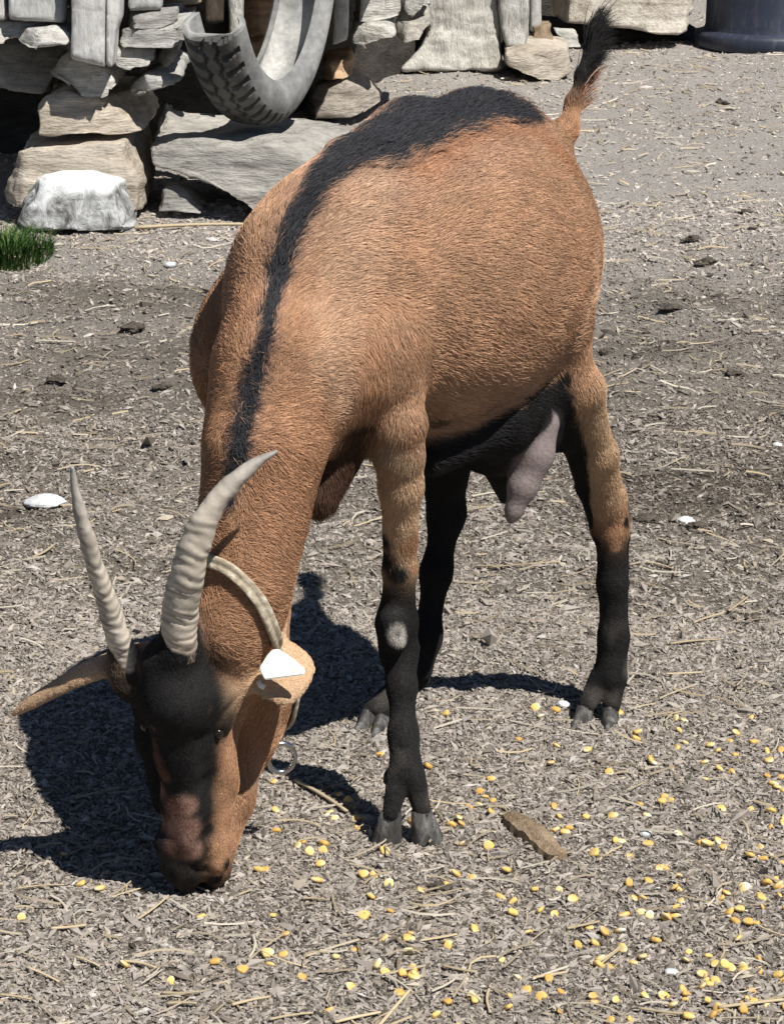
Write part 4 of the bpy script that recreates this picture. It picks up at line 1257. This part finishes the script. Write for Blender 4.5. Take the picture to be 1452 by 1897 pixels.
# collar, ring and tag
def collar():
    m, t, b = new_mat('woven_strap', 0.85, 0.2)
    n1 = noise(t, 160, 4, 0.6, coords(t))
    c = ramp(t, n1, [(0.3, (0.30, 0.245, 0.17)), (0.55, (0.50, 0.43, 0.32)), (0.7, (0.70, 0.64, 0.54))])
    t.links.new(c, b.inputs['Base Color'])
    bump(t, b, n1, 0.4, 0.003)
    # loop round the neck just behind the ears: ray-fitted to the coat
    ctl = [(386, 1038), (420, 1052), (452, 1078), (480, 1112), (500, 1150), (512, 1190)]
    front = [cast(*p) - unit(ray(*p)) * 0.004 for p in ctl]
    back = [P(528, 1260, 2.06), P(532, 1330, 2.08), P(525, 1345, 2.13), P(470, 1280, 2.16), P(410, 1150, 2.12), P(375, 1060, 2.07)]
    pts = spline(front + back + [front[0]], 150)
    nr = np.zeros_like(pts)
    h = 0.002
    for k in range(3):
        e = np.zeros(3); e[k] = h
        nr[:, k] = field(pts + e) - field(pts - e)
    nr /= np.maximum(1e-9, np.linalg.norm(nr, axis=1))[:, None]
    f = field(pts)
    pts = pts - nr * np.clip(f - 0.005, -0.03, 0.012)[:, None]
    tn = np.roll(pts, -1, 0) - np.roll(pts, 1, 0)
    tn /= np.linalg.norm(tn, axis=1)[:, None]
    s = np.cross(tn, nr)
    V, Q = [], []
    prof = [(-1, -.25), (-1, .2), (-.8, .32), (-.25, .28), (0, .12), (.25, .28), (.8, .32), (1, .2), (1, -.25)]
    w = 0.0057
    for i in range(150):
        for a, hh in prof:
            V.append(pts[i] + s[i] * a * w + nr[i] * hh * 0.0062)
    n = len(prof)
    for i in range(150):
        j = (i + 1) % 150
        for k in range(n):
            k2 = (k + 1) % n
            Q.append((i * n + k, i * n + k2, j * n + k2, j * n + k))
    co = link('collar', np_mesh('collar', V, Q), m, goat)
    co['label'] = 'cream woven strap collar'
    # steel ring hanging at the throat
    ms, t, b = new_mat('steel', 0.25, 0.5)
    b.inputs['Metallic'].default_value = 1.0
    b.inputs['Base Color'].default_value = (0.55, 0.56, 0.57, 1)
    c = P(521, 1404, 2.08)
    a1, a2 = unit((0.83, 0.2, 0.10)), unit((0.08, 0.25, -0.95))
    r1, r2 = R(27, 2.08), R(34, 2.08)
    rp = [c + a1 * r1 * math.cos(a) + a2 * r2 * math.sin(a) for a in np.linspace(0, 2 * math.pi, 60)]
    me = tube_mesh('ring', [tuple(x) for x in rp], 0.0026, 10)
    lk = [P(525, 1355, 2.08) + np.array((0, 1, 0)) * 0.004 * math.cos(a) + np.array((0.2, 0, 1)) * 0.010 * math.sin(a) for a in np.linspace(0, 2 * math.pi, 30)]
    ro = link('ring', me, ms, goat)
    ro.parent = co
    ro2 = link('ring_link', tube_mesh('ring_link', [tuple(x) for x in lk], 0.0015, 8), ms, goat)
    ro2.parent = co
    for r_ in (ro, ro2):
        r_.matrix_parent_inverse = Matrix.Identity(4)
        r_.location = (0, 0, 0)
    co.matrix_parent_inverse = Matrix.Identity(4)
    co.location = -goat.location
collar()

def ear_tag():
    m, t, b = new_mat('tag_plastic', 0.45, 0.4)
    b.inputs['Base Color'].default_value = (0.86, 0.87, 0.80, 1)
    out = [(482, 1244), (481, 1236), (496, 1212), (505, 1203), (516, 1202), (538, 1216), (560, 1234), (566, 1242), (562, 1250), (490, 1259)]
    hits = [cast(x, y) for x, y in out]
    d = min(h[1] for h in hits if h[1] < 2.2) - 0.006
    pts = [P(x, y, d + (y - 1200) * -0.00016) for x, y in out]
    back = unit((0.1, 0.85, -0.5)) * 0.0022
    bm = bmesh.new()
    a = [bm.verts.new(tuple(p)) for p in pts]
    c = [bm.verts.new(tuple(p + back)) for p in pts]
    n = len(pts)
    bm.faces.new(a); bm.faces.new(c[::-1])
    for i in range(n):
        bm.faces.new((a[i], c[i], c[(i + 1) % n], a[(i + 1) % n]))
    bmesh.ops.recalc_face_normals(bm, faces=bm.faces)
    bmesh.ops.bevel(bm, geom=bm.edges[:], offset=0.0007, segments=2, affect='EDGES')
    me = bpy.data.meshes.new('ear_tag'); bm.to_mesh(me); bm.free()
    o = link('ear_tag', me, m, goat, shade=False)
    o['label'] = 'blank white plastic tag clipped through the ear'
    # the small stud below the tag
    sp = [P(479, 1262, d + 0.004), P(482, 1270, d + 0.002), P(490, 1274, d + 0.002)]
    s_ = link('stud', tube_mesh('stud', [tuple(x) for x in sp], 0.0022, 8), m, goat)
    s_.parent = o
    s_.matrix_parent_inverse = Matrix.Identity(4)
    o.matrix_parent_inverse = Matrix.Identity(4)
    o.location = -goat.location
ear_tag()

# ---------------------------------------------------------------- corn
def kernel_mesh():
    bm = bmesh.new()
    bmesh.ops.create_uvsphere(bm, u_segments=12, v_segments=8, radius=1)
    for v in bm.verts:
        x, y, z = v.co
        k = 1 - 0.42 * smooth(0.1, 1.0, np.array([x]))[0]
        sq = 1 / max(abs(x), abs(y) * 0.9, 1e-3) if False else 1
        x, y, z = [math.copysign(abs(q) ** 0.72, q) for q in (x, y, z)]
        v.co = (x * 0.0058 * (1 if x > 0 else 0.85), y * 0.0044 * k, z * 0.0022 * k)
        if x < -0.75: v.co.x += 0.0008 * (1 - (y * y + z * z))
    me = bpy.data.meshes.new('corn_kernel'); bm.to_mesh(me); bm.free()
    co = get_v(me)
    t = smooth(0.0015, 0.0048, co[:, 0])[:, None]
    c = np.array((0.80, 0.54, 0.17)) * (1 - t) + np.array((0.82, 0.69, 0.42)) * t
    vcol(me, 'tint', c)
    return me
M['kernel'] = attr_mat('corn', 'tint', 0.62, 0.25, 200)
def rand_tint(m):
    t = m.node_tree
    b = t.nodes['Principled BSDF']
    src = b.inputs['Base Color'].links[0].from_socket
    oi = N(t, 'ShaderNodeObjectInfo')
    c = mixc(t, 1.0, src, ramp(t, oi.outputs['Random'], [(0.0, (0.86, 0.72, 0.6)), (0.35, (1, 0.95, 0.9)), (0.85, (1.05, 1.10, 1.15)), (1.0, (1.05, 1.3, 2.2))]), 'MULTIPLY')
    t.links.new(c, b.inputs['Base Color'])
rand_tint(M['kernel'])
K_PX = [(480, 1612), (372, 1692), (40, 1695), (674, 1692), (723, 1682), (528, 1727), (760, 1720), (525, 1764), (500, 1782), (495, 1765), (698, 1787), (316, 1812), (398, 1775), (609, 1869), (872, 1842), (928, 1770), (1016, 1810), (505, 1692), (712, 1575), (600, 1562), (552, 1570), (573, 1578), (512, 1538), (510, 1505), (560, 1560),
        (628, 1472), (645, 1485), (870, 1497), (850, 1522), (910, 1510), (1000, 1335), (1030, 1390), (960, 1380), (825, 1325), (1085, 1515), (1140, 1560), (1100, 1580), (1165, 1585), (1200, 1562), (1255, 1548), (1300, 1563), (1255, 1645), (1200, 1630), (1165, 1635), (1060, 1660), (950, 1678), (1000, 1675), (1110, 1770), (1190, 1765), (1172, 1772), (1275, 1755), (1270, 1775), (1300, 1820), (1310, 1855), (1245, 1862), (1385, 1850), (1395, 1855), (1140, 1850), (1100, 1850), (945, 1848), (1370, 1690), (1345, 1655), (1335, 1665), (1385, 1645), (1420, 1640), (1440, 1665), (1330, 1560), (1335, 1505), (1390, 1500), (1395, 1380), (1360, 1400), (1350, 1375), (1420, 1398), (1445, 1445), (845, 1615), (780, 1640), (720, 1630), (230, 1782), (450, 1790), (150, 1640), (185, 1648), (658, 1755), (740, 1840), (650, 1825), (120, 1585), (1305, 1450), (1230, 1480), (1210, 1415), (1190, 1660), (1155, 1690), (1215, 1735), (990, 1642), (1035, 1640), (905, 1565), (855, 1560), (1045, 1548)]
def kernels():
    me = kernel_mesh()
    me.materials.append(M['kernel'])
    me.polygons.foreach_set('use_smooth', np.ones(len(me.polygons), bool))
    pts = [tuple(G(x, y)[:2]) for x, y in K_PX]
    while len(pts) < 285:
        x, y = random.uniform(430, 1500), random.uniform(1310, 1900)
        dens = (0.25 + 0.75 * min(1, max(0, (x - 500) / 700))) * (1.0 if y > 1400 else 0.6)
        if x < 700 and y < 1500: dens *= 0.5
        if random.random() < dens:
            g = G(x, y)
            pts.append((g[0], g[1]))
            if random.random() < 0.30:
                pts.append((g[0] + random.gauss(0, 0.012), g[1] + random.gauss(0, 0.015)))
    for x, y in pts:
        o = bpy.data.objects.new('corn_kernel', me)
        COL.objects.link(o)
        o.location = (x, y, gh(x, y) + random.uniform(0.0005, 0.0042))
        o.rotation_euler = (random.gauss(0, 0.45), random.gauss(0, 0.45), random.uniform(0, 6.28))
        s = random.uniform(0.72, 1.12)
        o.scale = (s, s * random.uniform(0.85, 1.1), s)
        tag(o, 'loose yellow corn kernel lying on the dry litter', 'corn kernel', 'corn kernels scattered in front of the goat')
kernels()

# ---------------------------------------------------------------- small things on the ground
def stick(name, a, b, w, col, label, cat, bend=0.02, group=None, taper=0.8, lift=0.003, flat=0.6):
    """a stalk or stick lying between two ground points"""
    ga, gb = G(*a), G(*b)
    L = np.linalg.norm(gb - ga)
    sd = unit(np.array((-(gb - ga)[1], (gb - ga)[0], 0)))
    pts = []
    for i in range(12):
        s = i / 11
        p = ga * (1 - s) + gb * s + sd * math.sin(s * math.pi) * bend * L
        p[2] = gh(p[0], p[1]) + w * flat + lift
        pts.append(p)
    z = np.array([p[2] for p in pts])
    zf = np.polyval(np.polyfit(np.arange(12), z, 2), np.arange(12))
    for p, q in zip(pts, np.maximum(zf, z - 0.004)): p[2] = q
    me = tube_mesh(name, [tuple(p) for p in pts], list(np.linspace(w, w * taper, 12)), 8, flat)
    vcol(me, 'tint', np.tile(col, (len(me.vertices), 1)) * (1 + 0.15 * fbm(get_v(me) * 150, 3, 2))[:, None])
    o = link(name, me, M['litter'])
    tag(o, label, cat, group)
    return o

def splinter():
    o = rock('wood_splinter', [(936, 1512), (975, 1508), (1046, 1586), (1032, 1598), (1004, 1590), (960, 1545)], 2.06, 0.012, M['tan_wood'], 'flat brown piece of split wood lying among the corn', 'wood splinter', vox=0.003, amp=0.001)
    return o
def wood_piece():
    a, b = G(945, 1518), G(1038, 1590)
    d = unit(b - a); s = np.array((-d[1], d[0], 0))
    L = np.linalg.norm(b - a)
    bm = bmesh.new()
    vs = []
    prof = [(-0.5, 0.0), (-0.46, 0.007), (0.0, 0.010), (0.44, 0.008), (0.5, 0.0)]
    n = 14
    V, Q = [], []
    for i in range(n):
        t = i / (n - 1)
        w = 0.021 * (0.55 + 0.6 * math.sin(math.pi * min(1, 0.15 + t * 0.75))) + 0.002 * math.sin(i * 2.7)
        c = a * (1 - t) + b * t
        z0 = gh(c[0], c[1]) - 0.001
        for u, h in prof:
            V.append(c + s * u * w + np.array((0, 0, z0 - c[2] + h + 0.0012 * math.sin(i * 1.9 + u * 9))))
    m = len(prof)
    for i in range(n - 1):
        for k in range(m - 1):
            Q.append((i * m + k, i * m + k + 1, (i + 1) * m + k + 1, (i + 1) * m + k))
        Q.append((i * m + m - 1, i * m, (i + 1) * m, (i + 1) * m + m - 1))
    T = [(0, k + 1, k) for k in range(1, m - 1)] + [((n - 1) * m, (n - 1) * m + k, (n - 1) * m + k + 1) for k in range(1, m - 1)]
    me = np_mesh('wood_splinter', V, Q, T)
    o = link('wood_splinter', me, M['tan_wood'], shade=False)
    bm.free()
    tag(o, 'flat brown piece of split wood lying among the corn', 'wood splinter')
wood_piece()
ST = np.array((0.50, 0.41, 0.27))
stick('straw_stalk', (548, 1452), (642, 1508), 0.0030, ST * 0.9, 'long pale stalk lying beside the metal ring', 'straw', 0.03)
stick('straw_stalk', (250, 428), (520, 422), 0.006, ST, 'long thin stalk lying at the foot of the grey slab', 'straw', 0.02)
STALKS = [((1035, 1048), (905, 1046)), ((880, 1040), (945, 1050)), ((1165, 1058), (1245, 1052)), ((1232, 1255), (1300, 1248)), ((1240, 1200), (1330, 1175)), ((1350, 1108), (1385, 1080)), ((30, 1648), (120, 1645)), ((50, 1790), (110, 1812)), ((230, 1778), (290, 1790)), ((310, 1858), (365, 1862)), ((140, 1770), (185, 1788)), ((300, 1838), (370, 1842)), ((620, 1895), (705, 1872)), ((910, 1820), (908, 1875)), ((985, 1808), (1050, 1800)), ((1330, 1870), (1450, 1858)), ((500, 1893), (580, 1880)), ((1180, 1870), (1290, 1880)), ((1400, 1720), (1450, 1740)), ((0, 1840), (60, 1850)), ((560, 1665), (610, 1668)), ((430, 1865), (500, 1850)), ((60, 1030), (100, 1018)), ((1380, 1580), (1440, 1600)), ((820, 1790), (880, 1800)), ((95, 1720), (160, 1715)), ((1050, 1720), (1110, 1705)), ((700, 1900), (760, 1835))]
for a, b in STALKS:
    stick('straw_stalk', a, b, random.uniform(0.0012, 0.0022), ST * random.uniform(0.75, 1.15), 'single dry straw stalk lying flat on the litter', 'straw', random.uniform(-0.08, 0.08), 'straw stalks lying on the ground')

def lump(name, px, py, rpx, mat, label, cat, sq=(1, 1, 0.55), amp=0.25, group=None, sink=0.35, rz=0):
    g = G(px, py)
    r = R(rpx, g[1])
    bm = bmesh.new()
    bmesh.ops.create_icosphere(bm, subdivisions=4, radius=1)
    me = bpy.data.meshes.new(name); bm.to_mesh(me); bm.free()
    v = get_v(me)
    sd = int(px * 3 + py)
    v = v * (1 + amp * fbm(v * 1.3, 4, sd, 0.6) + amp * 0.5 * fbm(v * 4, 3, sd + 3))[:, None]
    set_v(me, v * np.array(sq) * r)
    o = link(name, me, mat)
    o.location = (g[0], g[1], gh(g[0], g[1]) + r * sq[2] * (1 - sink) - 0.0)
    o.rotation_euler = (0, 0, rz)
    tag(o, label, cat, group)
    return o

m, t, b = new_mat('white_chalk', 0.8, 0.2)
n1 = noise(t, 70, 4, 0.6, coords(t))
t.links.new(ramp(t, n1, [(0.3, (0.45, 0.46, 0.46)), (0.6, (0.72, 0.73, 0.73))]), b.inputs['Base Color'])
M['chalk'] = m
m, t, b = new_mat('dung', 0.9, 0.15)
n1 = noise(t, 120, 5, 0.7, coords(t))
t.links.new(ramp(t, n1, [(0.3, (0.035, 0.029, 0.024)), (0.6, (0.13, 0.11, 0.09))]), b.inputs['Base Color'])
bump(t, b, n1, 0.8, 0.006)
M['dung'] = m
lump('pebble', 1270, 946, 20, M['chalk'], 'flat white stone right of the hind leg', 'pebble', (1, .8, .45))
lump('flat_pebble', 84, 936, 38, M['chalk'], 'broad flat whitish stone lying left of the horns', 'pebble', (1, .8, .28))
lump('pebble', 315, 505, 11, M['chalk'], 'white pebble on bare ground above the flank', 'pebble')
lump('pebble', 1196, 1548, 13, M['chalk'], 'white chip among the corn near the split wood', 'pebble', (1, .7, .5))
lump('pebble', 1243, 1792, 14, M['chalk'], 'pale grey chip among the corn at the bottom right', 'pebble', (1, .8, .4))
lump('pebble', 1438, 838, 9, M['chalk'], 'small white pebble near the right edge', 'pebble')
lump('pebble', 1042, 1312, 12, M['chalk'], 'round white pebble just beside the hind hoof', 'pebble')
lump('pebble', 542, 1140, 8, M['chalk'], 'tiny white pebble beside the neck strap', 'pebble')
for x, y, r in [(1382, 392, 15), (1282, 446, 20), (1238, 588, 22), (1336, 186, 13), (1330, 545, 22), (1195, 955, 26), (1290, 960, 20), (245, 605, 28), (1120, 655, 14), (1180, 665, 14), (1360, 690, 20), (1310, 490, 24), (1400, 1120, 18), (105, 690, 22), (300, 705, 18), (20, 960, 30), (250, 1740, 16), (815, 1635, 20), (1160, 1640, 14)]:
    lump('dung_clod', x, y, r * 0.78, M['dung'], 'dark crumbly dung clod lying on the dry ground', 'dung clod', (1.2, 0.9, 0.36), 0.8, 'dark clods of dung on the ground', 0.4, random.uniform(0, 3))

# grass tuft
def tuft():
    n = 900
    g = G(30, 485)
    V, Q, C = [], [], []
    for i in range(n):
        a = random.uniform(0, 6.283)
        rr = 0.075 * math.sqrt(random.random())
        x, y = g[0] - 0.02 + rr * math.cos(a) * 1.25, g[1] + rr * math.sin(a)
        h = random.uniform(0.035, 0.085) * (1.1 - 0.5 * rr / 0.075)
        la = random.gauss(a, 0.8)
        lean = random.uniform(0.2, 0.9) * h
        w = random.uniform(0.0012, 0.0024)
        sx, sy = -math.sin(la) * w, math.cos(la) * w
        z = gh(x, y)
        b0 = len(V)
        for s in (0, 0.4, 0.75, 1.0):
            ww = 1 - s * 0.9
            cx, cy, cz = x + math.cos(la) * lean * s * s, y + math.sin(la) * lean * s * s, z + h * s * (1 - 0.25 * s)
            V.append((cx - sx * ww, cy - sy * ww, cz)); V.append((cx + sx * ww, cy + sy * ww, cz))
        for k in range(3):
            Q.append((b0 + 2 * k, b0 + 2 * k + 1, b0 + 2 * k + 3, b0 + 2 * k + 2))
        c = np.array((0.055, 0.115, 0.028)) * random.uniform(0.5, 1.4)
        if random.random() < 0.06: c = np.array((0.32, 0.27, 0.13))
        C += [c] * 8
    me = np_mesh('grass_tuft', V, Q)
    vcol(me, 'tint', np.array(C))
    tag(link('grass_tuft', me, M['litter']), 'small dark green grass tuft below the white painted block', 'grass tuft')
tuft()
